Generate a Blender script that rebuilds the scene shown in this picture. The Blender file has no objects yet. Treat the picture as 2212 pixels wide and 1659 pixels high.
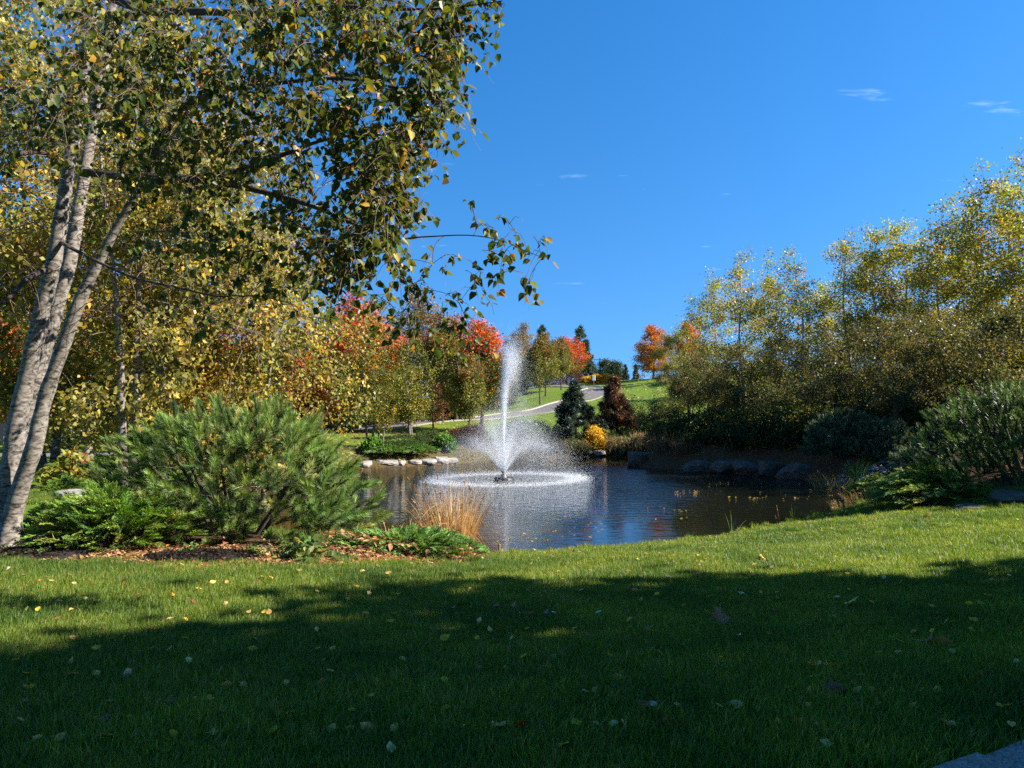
import bpy, bmesh, math, random
import numpy as np
from mathutils import Vector, Matrix, noise as mnoise

# ------------------------------------------------------------------ camera, sky, sun
SC = bpy.context.scene
COL = SC.collection
F_PX, CX, CY = 1550.0, 1106.0, 829.5          # focal length and centre in photo units (2212 wide)
TILT, ROLL, CAM_H = math.atan(75.5 / 1550.0), math.radians(0.8), 1.6
cd = bpy.data.cameras.new('camera'); cam = bpy.data.objects.new('camera', cd); COL.objects.link(cam)
cd.sensor_width = 36.0; cd.lens = 36.0 * F_PX / 2212.0; cd.clip_start = 0.05; cd.clip_end = 4000
FWD = np.array((0, math.cos(TILT), math.sin(TILT)))
R0 = np.array((1.0, 0, 0)); U0 = np.array((0, -math.sin(TILT), math.cos(TILT)))
CR = R0 * math.cos(ROLL) - U0 * math.sin(ROLL); CU = R0 * math.sin(ROLL) + U0 * math.cos(ROLL)
cam.matrix_world = Matrix(((CR[0], CU[0], -FWD[0], 0), (CR[1], CU[1], -FWD[1], 0), (CR[2], CU[2], -FWD[2], CAM_H), (0, 0, 0, 1)))
SC.camera = cam

SUN_AZ, SUN_EL = math.radians(95), math.radians(35)     # azimuth clockwise from +Y (view direction)
sun_dir = Vector((math.sin(SUN_AZ) * math.cos(SUN_EL), math.cos(SUN_AZ) * math.cos(SUN_EL), math.sin(SUN_EL)))
sl = bpy.data.lights.new('sun', 'SUN'); sl.energy = 5.0; sl.angle = math.radians(0.53); sl.color = (1.0, 0.93, 0.82)
sun = bpy.data.objects.new('sun', sl); COL.objects.link(sun)
sun.rotation_euler = sun_dir.to_track_quat('Z', 'Y').to_euler()

world = bpy.data.worlds.new('World'); SC.world = world; world.use_nodes = True
wn, wl = world.node_tree.nodes, world.node_tree.links
wn.clear()
wo = wn.new('ShaderNodeOutputWorld'); bg = wn.new('ShaderNodeBackground'); sky = wn.new('ShaderNodeTexSky')
sky.sky_type = 'NISHITA'; sky.sun_disc = False; sky.sun_elevation = SUN_EL; sky.sun_rotation = SUN_AZ
sky.altitude = 0; sky.air_density = 1.0; sky.dust_density = 0.15; sky.ozone_density = 2.5
hs = wn.new('ShaderNodeHueSaturation'); hs.inputs['Saturation'].default_value = 1.37; hs.inputs['Value'].default_value = 1.0
hs.inputs['Hue'].default_value = 0.503
wl.new(sky.outputs[0], hs.inputs['Color'])
stc = wn.new('ShaderNodeTexCoord'); smp = wn.new('ShaderNodeVectorMath'); smp.operation = 'MULTIPLY_ADD'; smp.inputs[1].default_value = (1, 1, 0.76); smp.inputs[2].default_value = (0, 0, 0.21)
wl.new(stc.outputs['Generated'], smp.inputs[0]); snm = wn.new('ShaderNodeVectorMath'); snm.operation = 'NORMALIZE'; wl.new(smp.outputs[0], snm.inputs[0]); wl.new(snm.outputs[0], sky.inputs['Vector'])
# thin cirrus: noise on a flat layer overhead
tc = wn.new('ShaderNodeTexCoord'); sep = wn.new('ShaderNodeSeparateXYZ'); wl.new(tc.outputs['Generated'], sep.inputs[0])
zz = wn.new('ShaderNodeMath'); zz.operation = 'MAXIMUM'; zz.inputs[1].default_value = 0.03; wl.new(sep.outputs[2], zz.inputs[0])
dx = wn.new('ShaderNodeMath'); dx.operation = 'DIVIDE'; wl.new(sep.outputs[0], dx.inputs[0]); wl.new(zz.outputs[0], dx.inputs[1])
dy = wn.new('ShaderNodeMath'); dy.operation = 'DIVIDE'; wl.new(sep.outputs[1], dy.inputs[0]); wl.new(zz.outputs[0], dy.inputs[1])
cmb = wn.new('ShaderNodeCombineXYZ'); wl.new(dx.outputs[0], cmb.inputs[0]); wl.new(dy.outputs[0], cmb.inputs[1])
mp = wn.new('ShaderNodeMapping'); mp.inputs['Rotation'].default_value = (0, 0, math.radians(-28)); mp.inputs['Scale'].default_value = (1.5, 3.0, 1); mp.inputs['Location'].default_value = (1.3, 3.7, 0)
wl.new(cmb.outputs[0], mp.inputs[0])
cn = wn.new('ShaderNodeTexNoise'); cn.inputs['Scale'].default_value = 1.1; cn.inputs['Detail'].default_value = 9; cn.inputs['Roughness'].default_value = 0.6; cn.inputs['Distortion'].default_value = 0.35
wl.new(mp.outputs[0], cn.inputs['Vector'])
cr_ = wn.new('ShaderNodeMapRange'); cr_.inputs[1].default_value = 0.652; cr_.inputs[2].default_value = 0.83; cr_.inputs[3].default_value = 0; cr_.inputs[4].default_value = 0.36
wl.new(cn.outputs[0], cr_.inputs[0])
mxc = wn.new('ShaderNodeMix'); mxc.data_type = 'RGBA'; mxc.inputs[7].default_value = (6.5, 7.6, 9.5, 1)
fz = wn.new('ShaderNodeMapRange'); fz.inputs[1].default_value = 0.10; fz.inputs[2].default_value = 0.22; wl.new(sep.outputs[2], fz.inputs[0])
cm = wn.new('ShaderNodeMath'); cm.operation = 'MULTIPLY'; wl.new(cr_.outputs[0], cm.inputs[0]); wl.new(fz.outputs[0], cm.inputs[1])
wl.new(cm.outputs[0], mxc.inputs[0]); wl.new(hs.outputs[0], mxc.inputs[6])
wl.new(mxc.outputs[2], bg.inputs[0]); bg.inputs[1].default_value = 0.091
wl.new(bg.outputs[0], wo.inputs[0])

vs = SC.view_settings
vs.view_transform = 'Standard'; vs.look = 'None'; vs.gamma = 1; vs.exposure = 1.42
cy = SC.cycles
cy.max_bounces = 6; cy.diffuse_bounces = 2; cy.glossy_bounces = 3; cy.transmission_bounces = 4; cy.transparent_max_bounces = 4
cy.caustics_reflective = False; cy.caustics_refractive = False; cy.sample_clamp_indirect = 4
cy.use_denoising = False

# ------------------------------------------------------------------ helpers
def P(dx, dy, D):
    """world point at view depth y = D seen at photo position dx, dy"""
    r = FWD + (dx - CX) / F_PX * CR + (CY - dy) / F_PX * CU
    return np.array((0, 0, CAM_H)) + r * (D / r[1])
def smooth(a, b, x):
    t = np.clip((x - a) / (b - a), 0, 1); return t * t * (3 - 2 * t)
def nrm(v):
    return v / np.maximum(np.linalg.norm(v, axis=-1, keepdims=True), 1e-9)
def catmull(pts, n=6, closed=True):
    P_ = np.array(pts, float); m = len(P_); out = []
    for i in range(m if closed else m - 1):
        if closed: a, b, c, d = P_[(i - 1) % m], P_[i], P_[(i + 1) % m], P_[(i + 2) % m]
        else: a, b, c, d = P_[max(i - 1, 0)], P_[i], P_[i + 1], P_[min(i + 2, m - 1)]
        for k in range(n):
            t = k / n
            out.append(0.5 * ((2 * b) + (c - a) * t + (2 * a - 5 * b + 4 * c - d) * t * t + (3 * b - a - 3 * c + d) * t ** 3))
    if not closed: out.append(P_[-1])
    return np.array(out)

# materials ---------------------------------------------------------
def new_mat(name):
    m = bpy.data.materials.new(name); m.use_nodes = True
    m.node_tree.nodes.clear(); return m, m.node_tree.nodes, m.node_tree.links
def leaf_mat(name, trans=0.4, gloss=0.06, rough=0.4, tint=(1.0, 0.95, 0.45)):
    m, n, l = new_mat(name)
    o = n.new('ShaderNodeOutputMaterial'); at = n.new('ShaderNodeAttribute'); at.attribute_name = 'col'
    d = n.new('ShaderNodeBsdfDiffuse'); t = n.new('ShaderNodeBsdfTranslucent'); g = n.new('ShaderNodeBsdfGlossy')
    g.inputs['Roughness'].default_value = rough; g.inputs['Color'].default_value = (1, 1, 1, 1)
    mu = n.new('ShaderNodeMix'); mu.data_type = 'RGBA'; mu.blend_type = 'MULTIPLY'; mu.inputs[0].default_value = 1; mu.inputs[7].default_value = (tint[0] * 1.6, tint[1] * 1.6, tint[2] * 1.6, 1)
    l.new(at.outputs['Color'], mu.inputs[6]); l.new(at.outputs['Color'], d.inputs[0]); l.new(mu.outputs[2], t.inputs[0])
    a = n.new('ShaderNodeMixShader'); a.inputs[0].default_value = trans; l.new(d.outputs[0], a.inputs[1]); l.new(t.outputs[0], a.inputs[2])
    fr = n.new('ShaderNodeLayerWeight'); fr.inputs['Blend'].default_value = 0.25
    ml = n.new('ShaderNodeMath'); ml.operation = 'MULTIPLY_ADD'; ml.inputs[1].default_value = gloss * 3; ml.inputs[2].default_value = gloss; l.new(fr.outputs['Fresnel'], ml.inputs[0])
    b = n.new('ShaderNodeMixShader'); l.new(ml.outputs[0], b.inputs[0]); l.new(a.outputs[0], b.inputs[1]); l.new(g.outputs[0], b.inputs[2])
    l.new(b.outputs[0], o.inputs[0]); return m
def noise_mat(name, stops, scale=(1, 1, 1), nscale=5.0, detail=6, rough=0.85, bump=0.3, bdist=0.02, coord='Object', distort=0.0, spec=0.3):
    m, n, l = new_mat(name)
    o = n.new('ShaderNodeOutputMaterial'); b = n.new('ShaderNodeBsdfPrincipled'); b.inputs['Roughness'].default_value = rough
    b.inputs['Specular IOR Level'].default_value = spec
    t = n.new('ShaderNodeTexCoord'); mp = n.new('ShaderNodeMapping'); mp.inputs['Scale'].default_value = scale
    l.new(t.outputs[coord], mp.inputs[0])
    nz = n.new('ShaderNodeTexNoise'); nz.inputs['Scale'].default_value = nscale; nz.inputs['Detail'].default_value = detail; nz.inputs['Roughness'].default_value = 0.65; nz.inputs['Distortion'].default_value = distort
    l.new(mp.outputs[0], nz.inputs['Vector'])
    r = n.new('ShaderNodeValToRGB'); e = r.color_ramp.elements
    while len(e) < len(stops): e.new(0.5)
    for k, (p, c) in enumerate(stops): e[k].position = p; e[k].color = (*c, 1)
    l.new(nz.outputs[0], r.inputs[0]); l.new(r.outputs[0], b.inputs['Base Color'])
    if bump:
        bp = n.new('ShaderNodeBump'); bp.inputs['Strength'].default_value = bump; bp.inputs['Distance'].default_value = bdist
        l.new(nz.outputs[0], bp.inputs['Height']); l.new(bp.outputs[0], b.inputs['Normal'])
    l.new(b.outputs[0], o.inputs[0]); return m
def plain_mat(name, c, rough=0.6, spec=0.3, metal=0.0):
    m, n, l = new_mat(name)
    o = n.new('ShaderNodeOutputMaterial'); b = n.new('ShaderNodeBsdfPrincipled')
    t = n.new('ShaderNodeTexCoord'); nz = n.new('ShaderNodeTexNoise'); nz.inputs['Scale'].default_value = 8; nz.inputs['Detail'].default_value = 4
    l.new(t.outputs['Object'], nz.inputs['Vector'])
    r = n.new('ShaderNodeValToRGB'); r.color_ramp.elements[0].color = (*[x * 0.8 for x in c], 1); r.color_ramp.elements[1].color = (*[min(1, x * 1.15) for x in c], 1)
    l.new(nz.outputs[0], r.inputs[0]); l.new(r.outputs[0], b.inputs['Base Color'])
    b.inputs['Roughness'].default_value = rough; b.inputs['Specular IOR Level'].default_value = spec; b.inputs['Metallic'].default_value = metal
    l.new(b.outputs[0], o.inputs[0]); return m

M_LEAF = leaf_mat('leaf_broad', 0.42, 0.012, 0.5)
M_BIRCHLEAF = leaf_mat('leaf_birch', 0.38, 0.012, 0.42)
M_GLINT = leaf_mat('leaf_glossy', 0.36, 0.010, 0.45)
M_NEEDLE = leaf_mat('needles', 0.22, 0.015, 0.5)
M_GRASS = leaf_mat('grass_blades', 0.42, 0.012, 0.5, (1, 1, 0.4))
_n, _l = M_GRASS.node_tree.nodes, M_GRASS.node_tree.links      # lawn tone drifts over a metre or so, with drier patches
_g = _n.new('ShaderNodeNewGeometry'); _z = _n.new('ShaderNodeTexNoise'); _z.inputs['Scale'].default_value = 0.9; _z.inputs['Detail'].default_value = 5; _l.new(_g.outputs['Position'], _z.inputs['Vector'])
_r = _n.new('ShaderNodeValToRGB'); _e = _r.color_ramp.elements; _e[0].position = 0.32; _e[0].color = (0.52, 0.64, 0.62, 1); _e[1].position = 0.7; _e[1].color = (1.6, 1.25, 1.0, 1); _l.new(_z.outputs[0], _r.inputs[0])
_m = _n.new('ShaderNodeMix'); _m.data_type = 'RGBA'; _m.blend_type = 'MULTIPLY'; _m.inputs[0].default_value = 1
_a = [x for x in _n if x.type == 'ATTRIBUTE'][0]; _to = [k.to_socket for k in _a.outputs['Color'].links]
_l.new(_a.outputs['Color'], _m.inputs[6]); _l.new(_r.outputs[0], _m.inputs[7])
for _s in _to: _l.new(_m.outputs[2], _s)
M_DRY = leaf_mat('dry_leaf', 0.3, 0.003, 0.6, (1, 0.8, 0.5))
M_STRAW = leaf_mat('straw', 0.25, 0.012, 0.5, (1, 0.85, 0.6))
M_BARK_BIRCH = noise_mat('birch_bark', [(0.36, (0.03, 0.026, 0.022)), (0.46, (0.13, 0.115, 0.10)), (0.52, (0.22, 0.19, 0.16)), (0.76, (0.38, 0.335, 0.285))], (4.0, 4.0, 9), 2.6, 10, 0.85, 0.3, 0.010, distort=0.8)
M_BARK_ASPEN = noise_mat('aspen_bark', [(0.34, (0.05, 0.045, 0.04)), (0.45, (0.35, 0.34, 0.31)), (0.65, (0.62, 0.6, 0.56))], (1.5, 1.5, 7), 2.5, 6, 0.8, 0.3)
M_BARK = noise_mat('bark', [(0.3, (0.03, 0.022, 0.016)), (0.55, (0.085, 0.065, 0.05)), (0.75, (0.17, 0.14, 0.115))], (4, 4, 1), 3.0, 6, 0.9, 0.6)
M_TWIG = noise_mat('twig_bark', [(0.3, (0.025, 0.018, 0.014)), (0.55, (0.075, 0.05, 0.038)), (0.8, (0.2, 0.15, 0.12))], (1, 1, 1), 6.0, 3, 0.85, 0)
M_TWIG_PALE = noise_mat('pale_twig_bark', [(0.3, (0.08, 0.055, 0.04)), (0.55, (0.2, 0.14, 0.1)), (0.8, (0.36, 0.27, 0.2))], (1, 1, 1), 6.0, 3, 0.85, 0)
M_STONE = noise_mat('pale_stone', [(0.25, (0.13, 0.115, 0.1)), (0.5, (0.32, 0.29, 0.26)), (0.75, (0.46, 0.42, 0.37))], (1, 1, 2.2), 2.2, 9, 0.9, 0.9, 0.06)
M_STONE_DARK = noise_mat('grey_stone', [(0.25, (0.03, 0.024, 0.018)), (0.5, (0.085, 0.07, 0.055)), (0.8, (0.2, 0.17, 0.135))], (1, 1, 2.0), 2.4, 9, 0.9, 0.9, 0.06)
M_GRANITE = noise_mat('granite', [(0.3, (0.08, 0.072, 0.062)), (0.5, (0.22, 0.20, 0.17)), (0.7, (0.38, 0.34, 0.29))], (1, 1, 1), 60, 4, 0.85, 0.35, 0.004)
M_ASPHALT = noise_mat('asphalt', [(0.3, (0.10, 0.095, 0.092)), (0.7, (0.19, 0.18, 0.175))], (1, 1, 1), 14, 8, 0.95, 0.2, 0.006)
M_PATH = noise_mat('path_gravel', [(0.3, (0.26, 0.21, 0.17)), (0.7, (0.45, 0.38, 0.31))], (1, 1, 1), 6, 8, 0.95, 0.2, 0.006)
M_MULCH = noise_mat('mulch', [(0.3, (0.008, 0.006, 0.005)), (0.55, (0.028, 0.022, 0.018)), (0.8, (0.075, 0.06, 0.048))], (1, 1, 1), 30, 8, 0.95, 1.0, 0.03)

def set_props(o, label=None, cat=None, group=None, kind=None):
    if label: o['label'] = label
    if cat: o['category'] = cat
    if group: o['group'] = group
    if kind: o['kind'] = kind
    return o
def mesh_quads(name, V, F, mat, col=None, smooth_=False):
    V = np.ascontiguousarray(V, np.float32); F = np.ascontiguousarray(F, np.int32)
    me = bpy.data.meshes.new(name); k = F.shape[1]
    me.vertices.add(len(V)); me.vertices.foreach_set('co', V.ravel())
    me.loops.add(F.size); me.loops.foreach_set('vertex_index', F.ravel())
    me.polygons.add(len(F)); me.polygons.foreach_set('loop_start', np.arange(0, F.size, k, dtype=np.int32))
    me.polygons.foreach_set('loop_total', np.full(len(F), k, np.int32))
    if smooth_: me.polygons.foreach_set('use_smooth', np.ones(len(F), bool))
    if col is not None:
        a = me.color_attributes.new('col', 'FLOAT_COLOR', 'POINT')
        c = np.ones((len(V), 4), np.float32); c[:, :3] = col; a.data.foreach_set('color', c.ravel())
    me.materials.append(mat); me.update(); me.validate(); return me
def obj(name, me, parent=None, loc=(0, 0, 0), rz=0.0):
    o = bpy.data.objects.new(name, me); COL.objects.link(o)
    o.location = loc; o.rotation_euler = (0, 0, rz)
    if parent is not None: o.parent = parent
    return o
def empty(name, loc=(0, 0, 0), rz=0.0):
    o = bpy.data.objects.new(name, None); COL.objects.link(o); o.location = loc; o.rotation_euler = (0, 0, rz)
    o.empty_display_size = 0.2; return o
def copy_tree(o, parent=None):
    c = o.copy(); COL.objects.link(c); c.parent = parent
    for ch in o.children: copy_tree(ch, c)
    return c

def tube_arrays(paths, sides=5):
    """paths: list of (pts (k,3), radii (k,)) -> V, F of quads"""
    VV, FF, off = [], [], 0
    ang = np.arange(sides) * 2 * np.pi / sides; ca, sa = np.cos(ang), np.sin(ang)
    for pts, rad in paths:
        pts = np.asarray(pts, float); k = len(pts)
        t = np.empty_like(pts); t[1:-1] = pts[2:] - pts[:-2]; t[0] = pts[1] - pts[0]; t[-1] = pts[-1] - pts[-2]
        t = nrm(t); ref = np.array((1.0, 0, 0)) if abs(t[0][0]) < 0.8 else np.array((0, 1.0, 0))
        a = nrm(np.cross(t, ref)); b = np.cross(t, a); r = np.asarray(rad, float)[:, None, None]
        V = pts[:, None, :] + r * (a[:, None, :] * ca[None, :, None] + b[:, None, :] * sa[None, :, None])
        VV.append(V.reshape(-1, 3))
        i = np.arange(k - 1)[:, None] * sides; j = np.arange(sides)[None, :]; j2 = (j + 1) % sides
        FF.append(np.stack((i + j, i + j2, i + sides + j2, i + sides + j), -1).reshape(-1, 4) + off); off += k * sides
    return np.concatenate(VV), np.concatenate(FF)

T_DIAMOND = (np.array([(0, 0, 0), (-.36, .45, .07), (0, 1, -.05), (.36, .45, .07)]), np.array([(0, 3, 2, 1)]))
T_HEART = (np.array([(0, 0, 0), (-.40, .18, .10), (-.33, .55, .10), (0, 1.05, -.10), (.33, .55, .10), (.40, .18, .10)]), np.array([(0, 3, 2, 1), (0, 5, 4, 3)]))
T_OVAL = (np.array([(0, 0, 0), (-.26, .3, .08), (-.22, .7, .05), (0, 1, -.12), (.22, .7, .05), (.26, .3, .08)]), np.array([(0, 3, 2, 1), (0, 5, 4, 3)]))
T_NEEDLE = (np.array([(-.5, 0, 0), (.5, 0, 0), (.15, 1, 0), (-.15, 1, 0)]), np.array([(0, 1, 2, 3)]))
def scatter(cent, axis, normal, size, tmpl, col, width=None):
    tv, tf = tmpl; n = len(cent)
    a = nrm(axis); b = nrm(np.cross(a, normal)); nn = np.cross(b, a)
    size = np.broadcast_to(np.asarray(size, float), (n,)); w = size if width is None else np.broadcast_to(np.asarray(width, float), (n,))
    V = cent[:, None, :] + b[:, None, :] * (tv[None, :, 0, None] * w[:, None, None]) + a[:, None, :] * (tv[None, :, 1, None] * size[:, None, None]) + nn[:, None, :] * (tv[None, :, 2, None] * size[:, None, None])
    Fq = tf[None] + (np.arange(n) * len(tv))[:, None, None]
    return V.reshape(-1, 3), Fq.reshape(-1, tf.shape[1]), np.repeat(col, len(tv), axis=0)
def merge(parts):
    VV, FF, CC, off = [], [], [], 0
    for V, Fq, C in parts:
        VV.append(V); FF.append(Fq + off); CC.append(C); off += len(V)
    return np.concatenate(VV), np.concatenate(FF), np.concatenate(CC)
def pick_cols(rng, n, palette, jit=0.25):
    w = np.array([p[0] for p in palette], float); w /= w.sum(); c = np.array([p[1] for p in palette])
    k = rng.choice(len(c), n, p=w); out = c[k] * (1 + jit * rng.uniform(-1, 1, (n, 1))) * (1 + 0.12 * rng.uniform(-1, 1, (n, 3)))
    return np.clip(out, 0.003, 0.9)
def rand_dirs(rng, n): return nrm(rng.normal(size=(n, 3)))

def grow(trunks, attr, rng, rise=0.5, droop=0.0, seg=6, hmin=None, rtip=0.004, rk=0.010, pen=1.6):
    """connect attractor points to the nearest lower part of the skeleton with curved branches"""
    nodes, nr = [], []
    for pts, rad in trunks:
        for i in range(len(pts) - 1):
            for t in np.linspace(0, 1, 6, endpoint=False):
                p = pts[i] * (1 - t) + pts[i + 1] * t
                if hmin is None or p[2] >= hmin: nodes.append(p); nr.append(rad[i] * (1 - t) + rad[i + 1] * t)
        nodes.append(pts[-1]); nr.append(rad[-1])
    N = np.empty((len(nodes) + len(attr) * seg + 4, 3)); R = np.empty(len(N)); m = len(nodes)
    N[:m] = nodes; R[:m] = nr
    d0 = np.array([np.min(np.sum((N[:m] - a) ** 2, 1)) for a in attr]); order = np.argsort(d0 + rng.uniform(0, 0.15, len(attr)) * d0.max())
    paths = []
    for k in order:
        a = attr[k]; v = N[:m] - a; dist = np.sqrt((v ** 2).sum(1)); cost = dist + pen * np.maximum(0, v[:, 2] + 0.25 * dist * (rise > 0))
        j = int(np.argmin(cost)); p0 = N[j].copy(); L = max(dist[j], 0.02); dr = (a - p0) / L
        s = rng.normal(size=3) * 0.16
        p1 = p0 + nrm(dr + np.array((0, 0, rise)) + s) * L * 0.4
        p2 = a - nrm(dr + np.array((0, 0, -droop)) - s) * L * 0.35
        t = np.linspace(0, 1, seg + 1)[:, None]
        c = (1 - t) ** 3 * p0 + 3 * (1 - t) ** 2 * t * p1 + 3 * (1 - t) * t ** 2 * p2 + t ** 3 * a
        r0 = min(0.75 * R[j], rtip + rk * L); r = np.linspace(max(r0, rtip), rtip, seg + 1)
        paths.append((c, r)); N[m:m + seg] = c[1:]; R[m:m + seg] = r[1:]; m += seg
    return paths

# ------------------------------------------------------------------ terrain
ZW = -0.67
POND = catmull([(-4.6, 14.2), (-2.2, 12.7), (-0.4, 12.1), (1.5, 12.3), (3.5, 13.3), (5.5, 14.8), (7.6, 16.6), (9.4, 18.4), (10.5, 20.6), (10.1, 22.6), (10.2, 25), (8.6, 28.5), (6.3, 31.5), (5.7, 33.6), (7.2, 37), (9.0, 40.5),
                (6, 42.5), (2.5, 41.2), (-1.5, 38.3), (-4, 36), (-7, 34.5), (-11, 33), (-13, 28), (-11, 22), (-7.8, 17)], 6)
def pond_dist(x, y):
    """signed distance to the shore, positive on land"""
    x = np.asarray(x, float).ravel(); y = np.asarray(y, float).ravel(); best = np.full(len(x), 1e9); inside = np.zeros(len(x), bool)
    A = POND; B = np.roll(POND, -1, 0)
    for (ax, ay), (bx, by) in zip(A, B):
        ex, ey = bx - ax, by - ay
        t = np.clip(((x - ax) * ex + (y - ay) * ey) / (ex * ex + ey * ey), 0, 1)
        best = np.minimum(best, (x - ax - t * ex) ** 2 + (y - ay - t * ey) ** 2)
        if ay != by:
            c = (ay > y) != (by > y); inside ^= c & (x < (bx - ax) * (y - ay) / (by - ay) + ax)
    d = np.sqrt(best); return np.where(inside, -d, d)
CTRL = np.array([(0, 0, 0), (-8, -10, 0), (8, -8, 0), (0, -25, 0), (20, -5, .2), (-12, 2, .05), (-7, 9, 0.04), (-3, 9, -.05), (0, 3, -.02), (0, 6, -.12), (0, 10, -.36), (4, 8, -.18), (4, 11, -.38), (6, 6, -.02), (7, 13, -.3), (9, 11, .0), (8, 8, 0), (13, 13, .3), (12, 18, .3),
                 (13, 22, .4), (13, 27, .5), (11, 31, .45), (8.5, 35, .1), (18, 25, 1.3), (18, 35, 1.6), (15, 45, 1.5), (26, 30, 2.2), (24, 14, .8), (40, 30, 3), (10, 46, .15), (6, 47, .1), (2, 46, .05), (-4, 41, .1), (-8, 39, .2), (-14, 38, .3),
                 (-5, 50, .75), (-5, 60, 1.55), (5, 55, 1.2), (10, 58, 1.9), (10, 70, 3.2), (9, 85, 5.0), (5, 95, 6.2), (16, 70, 3.9), (18, 82, 6.0), (20, 100, 7.2), (12, 105, 7.0), (4, 112, 7.0), (32, 90, 7.6), (-6, 75, 2.3), (-8, 90, 3.0), (-20, 62, 1.2), (-17, 48, .7),
                 (-12, 12, .2), (-12, 17, .3), (-17, 20, .4), (-22, 30, .35), (-30, 45, .35), (-40, 60, .6), (-9, 15.5, .25), (-30, 10, .3), (60, 60, 6), (60, 0, 2), (0, 160, 4.5), (40, 150, 5.5), (-40, 120, 3), (-90, 60, 2), (120, 100, 7), (0, 300, 3), (200, 250, 4), (-200, 250, 4), (0, -200, 0), (250, 0, 3), (-250, 0, 1)])
KERB = catmull([(-14, 1.1), (-8, 1.75), (-4, 2.1), (-1.5, 2.35), (0.2, 2.46), (1.2, 2.81), (2.0, 3.20), (2.5, 3.46), (3.3, 3.9), (4.3, 4.65), (5.5, 5.3), (7.5, 5.6), (12, 5.2), (20, 4.0)], 5, closed=False)
def kerb_y(x): return np.interp(x, KERB[:, 0], KERB[:, 1])
BED = np.array([(-11, 9.1), (-8, 8.85), (-6, 8.7), (-5, 8.5), (-3.6, 8.3), (-2.6, 8.45), (-1.7, 8.8), (-0.75, 9.45), (-0.35, 10.4), (-0.2, 12.2), (0, 13)])
def bed_y(x): return np.where(x < 0.0, np.interp(x, BED[:, 0], BED[:, 1]), 99.0)
def hgt(x, y):
    x = np.atleast_1d(np.asarray(x, float)); y = np.atleast_1d(np.asarray(y, float)); shp = x.shape; x = x.ravel(); y = y.ravel()
    sc = 2.0 + 0.10 * np.hypot(x, y)
    W = np.zeros(len(x)); Z = np.zeros(len(x))
    for cx, cy_, cz in CTRL:
        d2 = (x - cx) ** 2 + (y - cy_) ** 2; w = 1.0 / (d2 + sc * sc * 0.35) ** 1.8; W += w; Z += w * cz
    base = Z / W + 0.03 * np.sin(x * .7 + 1) * np.sin(y * .6) * smooth(0, 1, np.hypot(x, y) / 8)
    d = pond_dist(x, y)
    land = (ZW - 0.03) + (base - ZW + 0.03) * (0.25 * smooth(0, 0.35, d) + 0.75 * smooth(0, 2.6, d))
    bank = np.where((x > 5) & (y > 23) & (y < 36), 1.0, 0.0)
    land = np.where(bank > 0, (ZW - 0.03) + (base - ZW + 0.03) * smooth(0, 1.2, d), land)
    z = np.where(d > 0, land, ZW - 0.03 - np.minimum(1.6, 0.4 * -d))
    road = smooth(0.0, 0.12, kerb_y(x) - 0.10 - y) * (y > -30)
    z = z - 0.16 * road
    return z.reshape(shp)
def hz(x, y): return float(hgt(x, y)[0])
def G(dx, D, dz=0.0):
    """ground point in the photo column dx at depth D"""
    x = (dx - CX) / F_PX * D / math.cos(TILT); z = hz(x, D)
    return np.array((x, D, z + dz))

def axis_coords(lo, hi, step, far, g=1.13):
    a = list(np.arange(lo, hi + 1e-6, step)); s = step; v = hi; right = []
    while v < far: s *= g; v += s; right.append(v)
    s = step; v = lo; left = []
    while v > -far: s *= g; v -= s; left.append(v)
    return np.array(left[::-1] + a + right)
gx = axis_coords(-15, 15, 0.33, 1500); gy = axis_coords(0.3, 47, 0.33, 1500, 1.10)
X, Y = np.meshgrid(gx, gy); Zt = hgt(X, Y); V = np.stack((X, Y, Zt), -1).reshape(-1, 3)
nx, ny = len(gx), len(gy); ii, jj = np.meshgrid(np.arange(nx - 1), np.arange(ny - 1)); b0 = (jj * nx + ii).ravel()
Fq = np.stack((b0, b0 + 1, b0 + nx + 1, b0 + nx), -1)
pdv = pond_dist(V[:, 0], V[:, 1]); xv, yv = V[:, 0], V[:, 1]
soil = np.zeros(len(V))
soil = np.maximum(soil, ((yv > bed_y(xv) - 0.1) & (yv < 12.9) & (xv < -0.2) & (xv > -8.0)) * 1.0)
soil = np.maximum(soil, ((pdv > 0) & (pdv < 4.0) & (yv > 30) & (xv < 4)) * 0.8)
soil = np.maximum(soil, ((pdv > 0) & (pdv < 15) & (xv > 5.5) & (yv > 17.5) & (yv < 46)) * 1.0)
soil = np.maximum(soil, ((pdv > 0) & (pdv < 5) & (xv > 7.8) & (yv > 14.6) & (yv < 20)) * 1.0)
soil = np.maximum(soil, ((pdv > 0) & (pdv < 4.0) & (yv > 40) & (xv > -3)) * 0.9)
soil = np.maximum(soil, (pdv < 0.12) * 1.0)
gm, gn, gl = new_mat('ground')
o = gn.new('ShaderNodeOutputMaterial'); b = gn.new('ShaderNodeBsdfPrincipled'); b.inputs['Roughness'].default_value = 0.95; b.inputs['Specular IOR Level'].default_value = 0.1
geo = gn.new('ShaderNodeNewGeometry'); n1 = gn.new('ShaderNodeTexNoise'); n1.inputs['Scale'].default_value = 0.35; n1.inputs['Detail'].default_value = 6; gl.new(geo.outputs['Position'], n1.inputs['Vector'])
n2 = gn.new('ShaderNodeTexNoise'); n2.inputs['Scale'].default_value = 9.0; n2.inputs['Detail'].default_value = 8; n2.inputs['Roughness'].default_value = 0.75; gl.new(geo.outputs['Position'], n2.inputs['Vector'])
r1 = gn.new('ShaderNodeValToRGB'); r1.color_ramp.elements[0].position = 0.3; r1.color_ramp.elements[0].color = (0.10, 0.18, 0.02, 1); r1.color_ramp.elements[1].position = 0.72; r1.color_ramp.elements[1].color = (0.17, 0.23, 0.03, 1); gl.new(n1.outputs[0], r1.inputs[0])
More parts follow.
